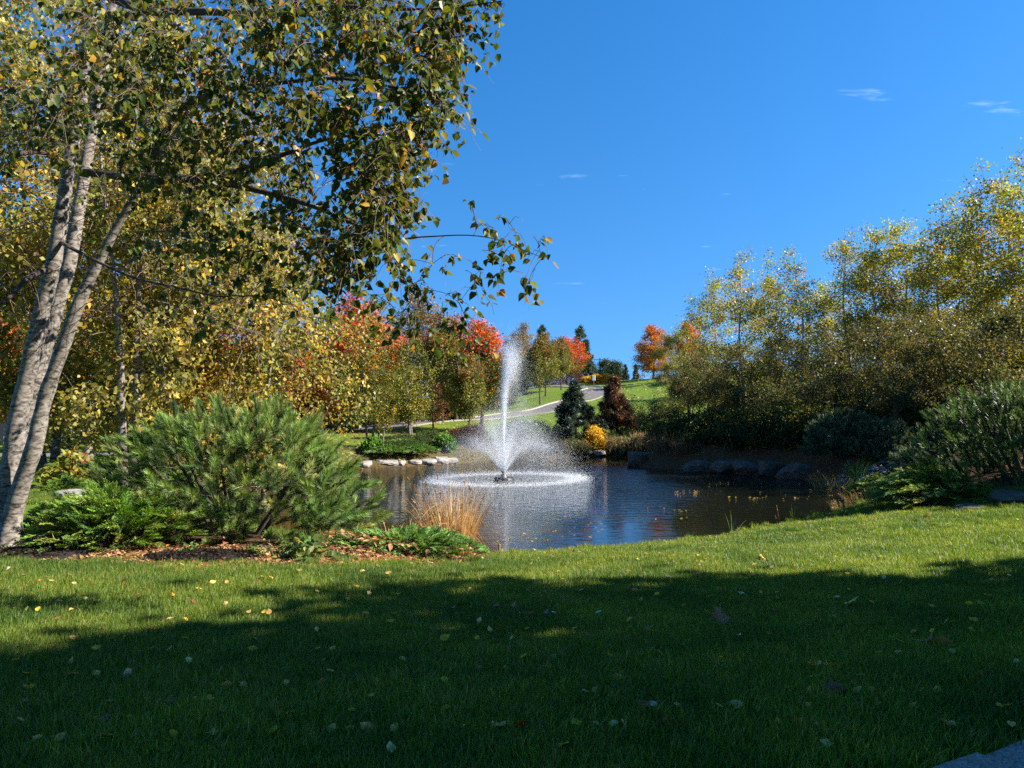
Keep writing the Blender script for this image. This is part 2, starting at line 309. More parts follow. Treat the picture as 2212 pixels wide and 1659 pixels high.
r2 = gn.new('ShaderNodeValToRGB'); r2.color_ramp.elements[0].position = 0.3; r2.color_ramp.elements[0].color = (0.55, 0.55, 0.55, 1); r2.color_ramp.elements[1].position = 0.75; r2.color_ramp.elements[1].color = (1.2, 1.2, 1.1, 1); gl.new(n2.outputs[0], r2.inputs[0])
mm = gn.new('ShaderNodeMix'); mm.data_type = 'RGBA'; mm.blend_type = 'MULTIPLY'; mm.inputs[0].default_value = 1; gl.new(r1.outputs[0], mm.inputs[6]); gl.new(r2.outputs[0], mm.inputs[7])
r3 = gn.new('ShaderNodeValToRGB'); r3.color_ramp.elements[0].position = 0.3; r3.color_ramp.elements[0].color = (0.02, 0.014, 0.009, 1); r3.color_ramp.elements[1].position = 0.75; r3.color_ramp.elements[1].color = (0.16, 0.095, 0.045, 1); gl.new(n2.outputs[0], r3.inputs[0])
at = gn.new('ShaderNodeAttribute'); at.attribute_name = 'col'
m2 = gn.new('ShaderNodeMix'); m2.data_type = 'RGBA'; gl.new(at.outputs['Fac'], m2.inputs[0]); gl.new(mm.outputs[2], m2.inputs[6]); gl.new(r3.outputs[0], m2.inputs[7]); gl.new(m2.outputs[2], b.inputs['Base Color'])
bp = gn.new('ShaderNodeBump'); bp.inputs['Strength'].default_value = 0.8; bp.inputs['Distance'].default_value = 0.06; gl.new(n2.outputs[0], bp.inputs['Height']); gl.new(bp.outputs[0], b.inputs['Normal']); gl.new(b.outputs[0], o.inputs[0])
ground = obj('ground', mesh_quads('ground', V, Fq, gm, np.repeat(soil[:, None], 3, 1), True)); set_props(ground, kind='structure')

# water ------------------------------------------------------------
wm, n, l = new_mat('pond_water')
o = n.new('ShaderNodeOutputMaterial'); b = n.new('ShaderNodeBsdfPrincipled'); b.inputs['Base Color'].default_value = (0.008, 0.009, 0.005, 1); b.inputs['Roughness'].default_value = 0.02; b.inputs['IOR'].default_value = 1.33
geo = n.new('ShaderNodeNewGeometry'); mp = n.new('ShaderNodeMapping'); mp.inputs['Scale'].default_value = (0.7, 1.7, 1); mp.inputs['Rotation'].default_value = (0, 0, 0.15); l.new(geo.outputs['Position'], mp.inputs[0])
w1 = n.new('ShaderNodeTexNoise'); w1.inputs['Scale'].default_value = 3.2; w1.inputs['Detail'].default_value = 3; w1.inputs['Roughness'].default_value = 0.55; l.new(mp.outputs[0], w1.inputs['Vector'])
w2 = n.new('ShaderNodeTexNoise'); w2.inputs['Scale'].default_value = 0.25; w2.inputs['Detail'].default_value = 2; l.new(geo.outputs['Position'], w2.inputs['Vector'])
FX = P(1088, 1036, 27.0); FX[2] = ZW
vd = n.new('ShaderNodeVectorMath'); vd.operation = 'DISTANCE'; vd.inputs[1].default_value = (FX[0], FX[1], ZW); l.new(geo.outputs['Position'], vd.inputs[0])
mr = n.new('ShaderNodeMapRange'); mr.inputs[1].default_value = 2.0; mr.inputs[2].default_value = 12.0; mr.inputs[3].default_value = 1.0; mr.inputs[4].default_value = 0.075; l.new(vd.outputs['Value'], mr.inputs[0])
ml = n.new('ShaderNodeMath'); ml.operation = 'MULTIPLY'; l.new(mr.outputs[0], ml.inputs[0]); l.new(w2.outputs[0], ml.inputs[1])
bp = n.new('ShaderNodeBump'); bp.inputs['Distance'].default_value = 0.24; l.new(w1.outputs[0], bp.inputs['Height']); l.new(ml.outputs[0], bp.inputs['Strength']); l.new(bp.outputs[0], b.inputs['Normal'])
l.new(b.outputs[0], o.inputs[0])
bm = bmesh.new(); cen = POND.mean(0)
big = POND + nrm(POND - cen) * 0.5
f = bm.faces.new([bm.verts.new((x, y, ZW)) for x, y in big]); bmesh.ops.triangulate(bm, faces=[f])
me = bpy.data.meshes.new('water'); bm.to_mesh(me); bm.free(); me.materials.append(wm)
if me.polygons[0].normal.z < 0: me.flip_normals()
water = obj('water', me); set_props(water, kind='structure')

# strips laid on the ground (paths, roads) ----------------------------
def strip(name, left, right, mat, lift=0.03, n=40, cross=6):
    L = catmull(left, 10, False); R = catmull(right, 10, False)
    tl = np.linspace(0, len(L) - 1, n); L = np.stack([np.interp(tl, np.arange(len(L)), L[:, k]) for k in (0, 1)], 1)
    tr = np.linspace(0, len(R) - 1, n); R = np.stack([np.interp(tr, np.arange(len(R)), R[:, k]) for k in (0, 1)], 1)
    t = np.linspace(0, 1, cross)[None, :, None]; Pp = L[:, None] * (1 - t) + R[:, None] * t
    Z = hgt(Pp[..., 0], Pp[..., 1]) + lift
    V = np.concatenate((Pp, Z[..., None]), -1).reshape(-1, 3); i, j = np.meshgrid(np.arange(n - 1), np.arange(cross - 1), indexing='ij'); q = (i * cross + j).ravel()
    me = mesh_quads(name, V, np.stack((q, q + 1, q + cross + 1, q + cross), -1), mat, None, True)
    o = obj(name, me); set_props(o, kind='structure'); return o
def offs(pts, w):
    p = np.array(pts, float); t = np.gradient(p, axis=0); nn = nrm(np.stack((-t[:, 1], t[:, 0]), 1)); return p + nn * w / 2, p - nn * w / 2
def gp(dx, dy, zg=None):
    """where the photo ray at dx, dy meets the terrain (marching)"""
    r = FWD + (dx - CX) / F_PX * CR + (CY - dy) / F_PX * CU; r = r / r[1]
    ds = np.concatenate((np.arange(2, 60, 0.25), np.arange(60, 260, 1.0)))
    pz = CAM_H + r[2] * ds; h = hgt(r[0] * ds, ds); k = np.argmax(h >= pz)
    if h[k] < pz[k]: k = len(ds) - 1
    return (r[0] * ds[k], ds[k])
ROADC = [gp(*p) for p in ((700, 929), (850, 920), (1000, 908), (1100, 898), (1180, 886))] + [(6.2, 73.5), (9.0, 79.0), (10.6, 84.5), (9.6, 89.0), (6.5, 92.0), (0, 94), (-12, 97)]
ROADC = [(-40, 60), (-26, 57)] + ROADC
rl, rr = offs(ROADC, 3.6)
strip('road', rl, rr, M_ASPHALT, 0.035, 120, 8)
def kerb_line(name, pts, w, h, mat):
    pts = catmull(pts, 6, False); z = hgt(pts[:, 0], pts[:, 1]); t = np.gradient(pts, axis=0); nn = nrm(np.stack((-t[:, 1], t[:, 0]), 1))
    VV = []
    for a, b in ((-w / 2, -0.1), (-w / 2, h), (w / 2, h), (w / 2, -0.1)):
        VV.append(np.concatenate((pts + nn * a, (z + b)[:, None]), 1))
    V = np.stack(VV, 1).reshape(-1, 3); k = len(pts); F_ = []
    for i in range(k - 1):
        for j in range(3): F_.append((i * 4 + j, i * 4 + 4 + j, i * 4 + 5 + j, i * 4 + 1 + j))
    o = obj(name, mesh_quads(name, V, np.array(F_), mat)); set_props(o, kind='structure')
kerb_line('road_kerb', rl, 0.3, 0.13, M_PATH)
kerb_line('road_kerb', rr, 0.25, 0.10, M_GRANITE)
# street and its verge on the far left
sl_, sr_ = offs([(-60, 33), (-40, 31.5), (-22, 30), (-15, 33), (-13.5, 40), (-22, 47), (-40, 50)], 4.0)
strip('street', sl_, sr_, M_ASPHALT, 0.03, 60, 6)
# driveway under the photographer, kerb stones
dl = KERB - np.array((0, 0.12)); dr_ = np.stack((KERB[:, 0], KERB[:, 1] - 9), 1)
strip('driveway', dl[::5], dr_[::5], M_ASPHALT, 0.02, 80, 6)
kerb = empty('kerb', (0, 0, 0)); set_props(kerb, kind='structure')
seglen = np.concatenate(([0], np.cumsum(np.linalg.norm(np.diff(KERB, axis=0), axis=1)))); s0 = 0.15; rng = np.random.default_rng(5)
kb_at = np.interp(2.2, KERB[:, 0], seglen)
s0 = kb_at - 12.0 * 1.03
while s0 + 1.0 < seglen[-1]:
    ss = np.linspace(s0 + 0.012, s0 + 1.018, 6); px = np.interp(ss, seglen, KERB[:, 0]); py = np.interp(ss, seglen, KERB[:, 1]); t = np.gradient(np.stack((px, py), 1), axis=0); nn = nrm(np.stack((-t[:, 1], t[:, 0]), 1))
    z0 = hz(px[3], py[3] + 0.15) + 0.055 + rng.uniform(-.006, .006); VV = []
    for a, b in ((-0.145, -0.25), (-0.145, -0.012), (-0.133, 0), (0.0, 0.004), (0.133, 0), (0.145, -0.012), (0.145, -0.25)):
        VV.append(np.concatenate((np.stack((px, py), 1) + nn * (a + rng.normal(0, .003, (6, 1))), np.full((6, 1), z0 + b)), 1))
    V = np.stack(VV, 1).reshape(-1, 3); F_ = [(i * 7 + j, i * 7 + 7 + j, i * 7 + 8 + j, i * 7 + 1 + j) for i in range(5) for j in range(6)]
    bm = bmesh.new(); vs_ = [bm.verts.new(v) for v in V]
    for q in F_: bm.faces.new([vs_[k] for k in q])
    bm.faces.new(vs_[:7]); bm.faces.new(vs_[-7:][::-1]); bmesh.ops.recalc_face_normals(bm, faces=bm.faces)
    me = bpy.data.meshes.new('kerb_stone'); bm.to_mesh(me); bm.free(); me.materials.append(M_GRANITE); obj('kerb_stone', me, kerb)
    s0 += 1.03

T_SPIKE = (np.array([(-.09, 0, 0), (.09, 0, 0), (.04, 1, 0), (-.04, 1, 0)]), np.array([(0, 1, 2, 3)]))
# ------------------------------------------------------------------ tree prototypes
def crown_points(rng, n, prof, lobes=0.25, fill=0.55):
    """points in a crown whose radius follows prof = [(h, r), ...]"""
    h = np.array([p[0] for p in prof]); r = np.array([p[1] for p in prof])
    out = []; ph = rng.uniform(0, 6.28, 6)
    while len(out) < n:
        z = rng.uniform(h[0], h[-1]); a = rng.uniform(0, 6.283); rr = np.interp(z, h, r)
        if rng.uniform() > (rr / r.max()) ** 1.3 + 0.05: continue
        zz_ = (z - h[0]) / (h[-1] - h[0])
        lf = 1 + lobes * (math.sin(2 * a + ph[0] + 5 * zz_) * .5 + math.sin(3 * a + ph[1] - 9 * zz_) * .5 + math.sin(5 * a + ph[2] + 15 * zz_) * .35 + math.sin(17 * zz_ + ph[3]) * .4)
        q = rr * lf * rng.uniform(0, 1) ** fill
        out.append((q * math.cos(a), q * math.sin(a), z + rng.normal() * .05))
    return np.array(out)
def lumpy(n, prof, K, std, lobes=.3):
    def fn(rng):
        c = crown_points(rng, K, prof, lobes, .4); r = max(p[1] for p in prof); k = rng.integers(0, K, n); sz = rng.uniform(.6, 1.3, K)[k]
        p = c[k] + rng.normal(size=(n, 3)) * (std * r * sz)[:, None] * np.array((1, 1, .62)); p[:, 2] = np.maximum(p[:, 2], prof[0][0] * .7); return p
    return fn
def leaf_cloud(rng, paths, per, sigma, size, tmpl, colfn, t0=0.35, droop=0.6, flat=0.3, sizejit=0.3):
    cs, cid = [], []
    for k, (pts, rad) in enumerate(paths):
        m = max(1, int(per * rng.uniform(0.6, 1.4))); t = rng.uniform(t0, 1.0, m) * (len(pts) - 1); i = np.minimum(t.astype(int), len(pts) - 2); f_ = (t - i)[:, None]
        cs.append(pts[i] * (1 - f_) + pts[i + 1] * f_ + rng.normal(size=(m, 3)) * sigma); cid.append(np.full(m, k))
    c = np.concatenate(cs); cid = np.concatenate(cid); m = len(c)
    ax = rand_dirs(rng, m) + np.array((0, 0, -droop)); nm = rand_dirs(rng, m) + np.array((0, 0, flat))
    sz = size * (1 + sizejit * rng.uniform(-1, 1, m))
    return scatter(c, ax, nm, sz, tmpl, colfn(rng, c, cid))
def simple_trunk(rng, H, r0, lean=0.03, n=9, top=0.02, x0=0, y0=0, ang=None, bend=0.12):
    z = np.linspace(-0.15, H, n); a = rng.uniform(0, 6.28) if ang is None else ang
    ph = rng.uniform(0, 6.28, 2)
    x = x0 + math.cos(a) * lean * z + bend * np.sin(z * 0.9 + ph[0]) * (z / H); y = y0 + math.sin(a) * lean * z + bend * np.sin(z * 0.8 + ph[1]) * (z / H)
    x -= x[0] - x0; y -= y[0] - y0
    r = r0 * (1 - 0.93 * (np.clip(z, 0, None) / H) ** 0.9); r[0] *= 1.35; return np.stack((x, y, z), 1), np.maximum(r, top)
def pal(*items): return list(items)
def cluster_cols(palette, jit=0.3, mixin=0.35):
    def fn(rng, c, cid):
        k = cid.max() + 1; base = pick_cols(rng, k, palette, 0.2)[cid]; ind = pick_cols(rng, len(c), palette, jit)
        m = rng.uniform(size=(len(c), 1)) < mixin; out = np.where(m, ind, base * (1 + 0.25 * rng.uniform(-1, 1, (len(c), 1)))); return np.clip(out, .003, .9)
    return fn
def height_cols(lo, hi, z0, z1, jit=0.3, noise_=0.25):
    def fn(rng, c, cid):
        k = cid.max() + 1; zc = np.zeros(k); np.maximum.at(zc, cid, c[:, 2]); p = smooth(z0, z1, zc + rng.normal(size=k) * noise_ * (z1 - z0)); up = rng.uniform(size=k) < p
        a = pick_cols(rng, len(c), lo, jit); b_ = pick_cols(rng, len(c), hi, jit); sw = up[cid] ^ (rng.uniform(size=len(c)) < 0.10)
        return np.where(sw[:, None], b_, a)
    return fn
GREEN = (0.055, 0.085, 0.016); DKGREEN = (0.028, 0.05, 0.012); OLIVE = (0.13, 0.125, 0.022); YGREEN = (0.23, 0.235, 0.03); YELLOW = (0.50, 0.37, 0.035); GOLD = (0.52, 0.26, 0.02)
ORANGE = (0.55, 0.13, 0.015); RED = (0.64, 0.095, 0.026); CRIMSON = (0.34, 0.035, 0.022); BROWN = (0.16, 0.085, 0.035); TAN = (0.36, 0.23, 0.11); RUST = (0.30, 0.085, 0.03); MAROON = (0.085, 0.022, 0.02)
PROTO = {}
LUMP = { 'haw0': (30, .16), 'haw1': (28, .16), 'brownbush': (20, .19), 'aspen0': (52, .26), 'aspen1': (48, .26), 'aspen2': (52, .28), 'ybirch0': (44, .24), 'ybirch1': (44, .24)}
def make_tree(key, name, seed, H, prof, n_attr, per, size, colfn, r0=0.14, tmpl=T_DIAMOND, lmat=None, bark=None, twig=None, sigma=0.25, rise=0.5, droop_b=0.1, hmin=None, droop=0.5, flat=0.3,
              stems=1, lean=0.03, spread=0.0, seg=5, rk=0.010, attr=None, lobes=0.25, trunk_top=None, bare=0, fill=0.55, t0=0.35, bend=0.12):
    rng = np.random.default_rng(seed); trunks = []
    for s in range(stems):
        a = s * 6.283 / stems + rng.uniform(-.4, .4)
        trunks.append(simple_trunk(rng, (trunk_top or H * 0.93) * (1 if s == 0 else rng.uniform(.7, .95)), r0 * (1 if s == 0 else .8), lean if stems == 1 else lean + spread, 10, 0.012, 0.12 * math.cos(a) * (stems > 1), 0.12 * math.sin(a) * (stems > 1), a, bend))
    if attr is None and key in LUMP: attr = lumpy(n_attr, prof, *LUMP[key], lobes)
    A = crown_points(rng, n_attr, prof, lobes, fill) if attr is None else attr(rng)
    paths = grow(trunks, A, rng, rise, droop_b, seg, hmin, 0.005, rk)
    root = empty(name)
    for tk in trunks: V, F_ = tube_arrays([tk], 9); obj('trunk', mesh_quads('trunk', V, F_, bark or M_BARK, None, True), root)
    V, F_ = tube_arrays(paths, 4); obj('branches', mesh_quads('branches', V, F_, twig or M_TWIG, None, True), root)['kind'] = 'stuff'
    live = paths if not bare else [p for p in paths if rng.uniform() > bare]
    V, F_, C = leaf_cloud(rng, live, per, sigma, size, tmpl, colfn, t0, droop, flat); obj('crown', mesh_quads('crown', V, F_, lmat or M_LEAF, C), root)
    PROTO[key] = [root, False]; return root
def place(key, pos, rz, s, label, cat, group=None, sz=None, name=None):
    p = PROTO[key]
    o = p[0] if not p[1] else copy_tree(p[0])
    p[1] = True
    o.location = (float(pos[0]), float(pos[1]), float(pos[2])); o.rotation_euler = (0, 0, rz); o.scale = (s, s, sz or s)
    o['label'] = label; o['category'] = cat
    if group: o['group'] = group
    if name: o.name = name
    return o

# --- foreground birch: three trunks, limbs traced at their own depths, twigs and heart-shaped leaves
rng = np.random.default_rng(11)
def pxline(pts): return np.array([P(*p) for p in pts])
tA = pxline([(4, 1192, 9.25), (12, 1110, 9.25), (27, 1000, 9.25), (42, 890, 9.25), (72, 760, 9.2), (98, 640, 9.2), (117, 560, 9.15), (140, 420, 9.1), (160, 300, 9.1), (178, 190, 9.05), (190, 90, 9.0), (206, -10, 9.0), (225, -140, 8.95), (235, -300, 8.9), (262, -520, 8.9), (270, -760, 8.9)])
rA = np.array([.26, .19, .172, .158, .148, .138, .128, .115, .108, .10, .093, .088, .075, .06, .04, .015]) * .70
tB = pxline([(8, 1185, 9.5), (20, 1090, 9.55), (48, 960, 9.6), (82, 800, 9.65), (122, 660, 9.7), (150, 565, 9.7), (172, 440, 9.75), (192, 320, 9.8), (212, 200, 9.8), (230, 100, 9.85), (244, 0, 9.9), (262, -160, 9.9), (285, -400, 9.9)])
rB = np.array([.2, .15, .14, .132, .122, .112, .1, .09, .08, .075, .07, .05, .02]) * .8
tC = pxline([(20, 1180, 9.1), (28, 1110, 9.1), (52, 1030, 9.05), (76, 957, 9.0), (97, 861, 9.0), (134, 755, 8.95), (160, 680, 8.9), (190, 612, 8.9), (226, 540, 8.85), (258, 480, 8.8), (305, 400, 8.7), (362, 315, 8.6), (418, 228, 8.5), (480, 130, 8.4), (545, 20, 8.3), (600, -100, 8.2)])
rC = np.array([.2, .135, .125, .115, .105, .098, .09, .082, .07, .06, .052, .045, .04, .034, .028, .012]) * .82
limb1 = pxline([(185, 372, 9.0), (270, 382, 8.6), (365, 387, 8.2), (456, 391, 7.8), (570, 415, 7.4), (667, 443, 7.0), (733, 470, 6.8), (838, 514, 6.5), (908, 512, 6.35), (1010, 508, 6.2), (1085, 520, 6.1), (1130, 540, 6.05), (1172, 556, 6.0)])
rl1 = np.array([.05, .042, .038, .034, .03, .022, .016, .010, .007, .005, .004, .003, .002])
limb2 = pxline([(206, -20, 9.0), (310, 22, 8.3), (365, 25, 7.9), (460, 26, 7.4), (580, 30, 7.0), (720, 15, 6.6), (850, 20, 6.3), (960, 18, 6.1), (1085, 2, 5.9)])
rl2 = np.array([.06, .05, .044, .038, .03, .022, .015, .009, .004])
limb3 = pxline([(456, 391, 7.8), (530, 362, 7.5), (610, 335, 7.2), (690, 305, 6.9), (790, 290, 6.6), (880, 300, 6.4)]); rl3 = np.array([.032, .026, .022, .016, .011, .004])
limb4 = pxline([(125, 520, 9.15), (200, 560, 8.7), (290, 600, 8.2), (380, 620, 7.8), (470, 640, 7.4), (560, 640, 7.1), (640, 660, 6.9)]); rl4 = np.array([.03, .02, .016, .012, .009, .006, .003])
limb5 = pxline([(300, 410, 8.7), (380, 250, 8.0), (470, 200, 7.5), (600, 180, 7.0), (740, 170, 6.6), (900, 200, 6.3), (985, 228, 6.2)]); rl5 = np.array([.045, .036, .028, .02, .014, .008, .003])
limb6 = pxline([(112, 580, 9.15), (60, 600, 8.6), (10, 650, 8.2), (-80, 660, 7.8)]); rl6 = np.array([.045, .03, .02, .008])
limb7 = pxline([(150, 360, 9.1), (90, 330, 8.4), (20, 330, 7.8), (-70, 300, 7.3)]); rl7 = np.array([.045, .03, .02, .008])
trunks = [(tA, rA), (tB, rB), (tC, rC)]; limbs = [(limb1, rl1), (limb2, rl2), (limb3, rl3), (limb4, rl4), (limb5, rl5), (limb6, rl6), (limb7, rl7)]
edge = [(-400, 1030), (0, 1000), (100, 985), (200, 962), (235, 970), (300, 900), (400, 885), (470, 868), (520, 810), (600, 765), (650, 735), (700, 640), (760, 600)]
def edge_x(y): return np.interp(y, [e[0] for e in edge], [e[1] for e in edge])
att = []
while len(att) < 470:
    y = rng.uniform(-60, 720); x = rng.uniform(-60, 1020)
    if x > edge_x(y) - 25 or (x > 560 and y > 600): continue
    low = smooth(230, 600, y + 60 * math.sin(x / 90.0)) * (1 - .45 * smooth(600, 800, x)); left = smooth(330, 60, x)
    if rng.uniform() < 0.86 * low + 0.5 * left: continue
    D = rng.uniform(5.6, 9.6) if x < 550 else rng.uniform(5.4, 8.3)
    att.append(P(x, y, D))
for y in np.linspace(-40, 600, 64):           # the outer edge against the sky
    att.append(P(edge_x(y) - rng.uniform(10, 60), y + rng.normal() * 8, rng.uniform(5.8, 6.9)))
n_in = len(att)
for x, y in [(1022, 452), (1050, 485), (1095, 478), (1112, 498), (1152, 512), (1168, 548), (1130, 590), (1085, 555), (1062, 600), (1142, 612), (1005, 585), (985, 553), (935, 570), (905, 628), (962, 640), (992, 655), (850, 600), (862, 562), (1040, 540), (1070, 520), (840, 655), (800, 640), (985, 700), (1035, 748), (1005, 715), (945, 690), (870, 690), (1060, 20), (1090, 8), (1040, 30), (1012, 60)]:
    att.append(P(x, y, rng.uniform(6.0, 6.4)))
n_edge = len(att)
for _ in range(190):                           # the crown above and left of the frame
    a = rand_dirs(rng, 1)[0]; a = a * rng.uniform(.3, 1) ** .5
    p = np.array((-5.6, 8.4, 8.2)) + a * np.array((3.8, 3.2, 3.6))
    if p[2] > CAM_H + 0.60 * p[1]: att.append(p)
att = np.array(att)
kids = grow(trunks + limbs, att, rng, 0.35, 0.5, 7, 2.2, 0.0025, 0.007, 1.2)
# attractor order is changed by grow; use path ends instead
twigs, lc, la, ln, ls = [], [], [], [], []
for pts, rad in kids:
    e = pts[-1]; inpic = e[2] < CAM_H + 0.62 * e[1]; lone = e[0] > -0.75 and e[2] < 4.2 and e[1] < 6.6
    nt = (3 if lone else rng.integers(5, 8)) if inpic else 3
    for k in range(nt):
        i = rng.integers(2, len(pts)); p0 = pts[i]; d = nrm(rng.normal(size=3) * np.array((1, 1, .6)) + (pts[i] - pts[i - 1]) * 4); L = rng.uniform(.15, .42) * (0.7 if lone else 1)
        t = np.linspace(0, 1, 5)[:, None]; c = p0 + d * L * t + np.array((0, 0, -1)) * (L * 0.75) * t ** 2 + rng.normal(size=(5, 3)) * 0.008
        twigs.append((c, np.linspace(.0028, .0014, 5)))
        if rng.uniform() < (0.12 if e[0] > -3.2 else 0.35): continue
        m = rng.integers(3, 6) if lone else rng.integers(4, 8)
        s = rng.uniform(.25, 1, m) * 4; i2 = np.minimum(s.astype(int), 3); fr_ = (s - i2)[:, None]; q = c[i2] * (1 - fr_) + c[i2 + 1] * fr_
        dd = rand_dirs(rng, m) * .75 + np.array((0, 0, -.75)); off = nrm(dd) * rng.uniform(.01, .03, (m, 1))
        lc.append(q + off); la.append(dd); ln.append(rand_dirs(rng, m) + np.array((0.3, -.3, .5))); ls.append(rng.uniform(.038, .095, m))
for _ in range(420):                           # bare fine twigs hanging in the lower crown
    x = rng.uniform(-40, 760); y = rng.uniform(180, 720); D = rng.uniform(7, 9.4); p0 = P(x, y, D); L = rng.uniform(.3, .8)
    d = nrm(rng.normal(size=3) * np.array((1, .6, .5)) + np.array((.3, -.2, -.1))); t = np.linspace(0, 1, 6)[:, None]
    twigs.append((p0 + d * L * t + np.array((0, 0, -1)) * L * .45 * t ** 2 + rng.normal(size=(6, 3)) * .012, np.linspace(.005, .0016, 6)))
lc, la, ln, ls = np.concatenate(lc), np.concatenate(la), np.concatenate(ln), np.concatenate(ls)
BIRCHCOL = pal((5, (.055, .082, .02)), (4, (.085, .11, .02)), (2.2, (.16, .165, .025)), (1.0, (.30, .24, .03)), (.5, (.42, .23, .03)), (.25, (.35, .15, .05)))
root = empty('birch_tree', tuple(tA[0])); set_props(root, 'tall birch with three pale leaning trunks and drooping leafy twigs, base in black mulch', 'tree')
org = tA[0]
for t_, r_ in trunks:
    ph = rng.uniform(0, 6.28, 3); tt = catmull(t_, 4, False); rr_ = np.interp(np.linspace(0, len(r_) - 1, len(tt)), np.arange(len(r_)), r_)
    rr_ = rr_ * (1 + 0.05 * rng.normal(size=len(rr_)) * (rr_ > .03)); V, F_ = tube_arrays([(tt - org, rr_)], 14)
    obj('trunk', mesh_quads('trunk', V, F_, M_BARK_BIRCH, None, True), root)
for a, r in limbs:
    V, F_ = tube_arrays([(catmull(a - org, 4, False), np.interp(np.linspace(0, len(r) - 1, (len(r) - 1) * 4 + 1), np.arange(len(r)), r))], 7)
    obj('limb', mesh_quads('limb', V, F_, M_TWIG, None, True), root)
V, F_ = tube_arrays([(a - org, r) for a, r in kids], 5); obj('branches', mesh_quads('branches', V, F_, M_TWIG, None, True), root)['kind'] = 'stuff'
V, F_ = tube_arrays([(a - org, r) for a, r in twigs], 3); obj('twigs', mesh_quads('twigs', V, F_, M_TWIG_PALE, None, True), root)['kind'] = 'stuff'
V, F_, C = scatter(lc - org, la, ln, ls, T_HEART, pick_cols(rng, len(lc), BIRCHCOL, .3)); obj('crown', mesh_quads('crown', V, F_, M_BIRCHLEAF, C), root)
print('BIRCH leaves', len(lc), 'twigs', len(twigs))

# --- prototypes of the other trees
YB = pal((4, (.28, .26, .06)), (3, (.19, .175, .045)), (2.2, (.50, .38, .07)), (1, (.10, .12, .03)), (.6, (.48, .26, .05)), (.6, (.30, .22, .12)))
for k, sd in (('ybirch0', 21), ('ybirch1', 22)):
    make_tree(k, 'yellow_birch_tree', sd, 10, [(1.3, 1.0), (3, 2.0), (5.5, 2.2), (8, 1.5), (10.2, .3)], 270, 66, .105, cluster_cols(YB), .11, T_DIAMOND, None, M_BARK_BIRCH, M_TWIG_PALE, .17, .5, .4, 1.0, .7, .3, 2, .03, .04)
make_tree('redmaple', 'maple_tree', 31, 8, [(2.0, 1.6), (3.5, 2.7), (5.2, 2.6), (7, 1.7), (8.3, .3)], 200, 75, .16, height_cols(pal((3, OLIVE), (2, GREEN), (.9, ORANGE), (.6, RUST), (1, YGREEN)), pal((4, RED), (2.4, (.52, .15, .035)), (.6, CRIMSON), (1.0, OLIVE)), 3.4, 5.4), .15, sigma=.26, lobes=.35)
make_tree('greenmaple', 'maple_tree', 32, 8.5, [(1.8, 1.3), (3.5, 2.3), (5.2, 2.3), (7, 1.5), (8.6, .3)], 190, 80, .15, height_cols(pal((3, GREEN), (2, DKGREEN), (2, OLIVE), (.8, YGREEN)), pal((4, RED), (2, ORANGE), (1.6, OLIVE)), 6.3, 7.6, noise_=.3), .15, sigma=.26, lobes=.35)
make_tree('orangemaple', 'maple_tree', 33, 8.5, [(1.4, 1.8), (3.2, 2.8), (5.2, 2.6), (7.2, 1.6), (8.6, .4)], 200, 85, .17, height_cols(pal((3, OLIVE), (2, ORANGE), (2, RUST), (2, YGREEN), (1, GOLD)), pal((3, (.48, .16, .03)), (3, (.48, .10, .025)), (1, GOLD), (1.2, RUST)), 3, 8), .16, sigma=.27, lobes=.4)
make_tree('linden', 'linden_tree', 34, 7, [(2.0, .9), (3.2, 1.9), (4.5, 1.9), (6, 1.1), (7.1, .2)], 140, 75, .15, height_cols(pal((3, OLIVE), (2, YGREEN), (1, GREEN)), pal((3, OLIVE), (1, RUST), (1, BROWN)), 4, 7), .09, sigma=.22, bark=M_BARK)
make_tree('rbirch', 'river_birch_tree', 35, 7, [(1.6, .8), (3.0, 1.7), (4.5, 1.8), (6, 1.2), (7.1, .2)], 170, 48, .11, cluster_cols(pal((3, OLIVE), (2, YGREEN), (2, GREEN), (.8, YELLOW))), .10, bark=M_BARK_BIRCH, twig=M_TWIG_PALE, sigma=.2, droop_b=.4, stems=2, lean=.05, spread=.06, hmin=1.2, lobes=.35)
make_tree('oak', 'oak_tree', 36, 11, [(2.5, 2.2), (5, 3.6), (7.5, 3.6), (9.6, 2.4), (11.2, .6)], 260, 60, .17, cluster_cols(pal((3, BROWN), (3, OLIVE), (1.5, TAN), (1.5, RUST), (1, GREEN))), .22, sigma=.28, lobes=.3, bare=.12, twig=M_TWIG_PALE)
make_tree('dogwood', 'dogwood_tree', 37, 6, [(1.2, 1.6), (2.6, 2.4), (4.2, 2.2), (5.4, 1.3), (6.1, .3)], 170, 60, .13, cluster_cols(pal((3, (.28, .10, .07)), (2, TAN), (2, RUST), (1, OLIVE))), .11, sigma=.22, rise=.2, twig=M_TWIG_PALE)
make_tree('shade', 'shade_maple_tree', 38, 14, [(3.0, 4.5), (5.5, 6.5), (8.5, 5.6), (11.5, 3.6), (14.2, .8)], 520, 84, .36, cluster_cols(pal((3, GREEN), (2, DKGREEN), (1, OLIVE))), .28, sigma=.40, lobes=.16)
def layered(H, R, n_whorl, per, up=0.1, top=.25, base=.12, power=.9, jit=.25):
    def fn(rng):
        out = []
        for w in range(n_whorl):
            f_ = w / (n_whorl - 1); z = H * (base + (1 - base) * f_); r = R * ((1 - f_) ** power + .04); m = max(3, int(per * (1 - .6 * f_)))
            for k in range(m):
                a = rng.uniform(0, 6.28); q = r * rng.uniform(.55, 1.1)
                out.append((q * math.cos(a), q * math.sin(a), z + up * q + rng.normal() * jit * .3))
        return np.array(out)
    return fn
PINEC = pal((3, (.028, .055, .022)), (2, (.045, .075, .028)), (1, (.02, .035, .016)))
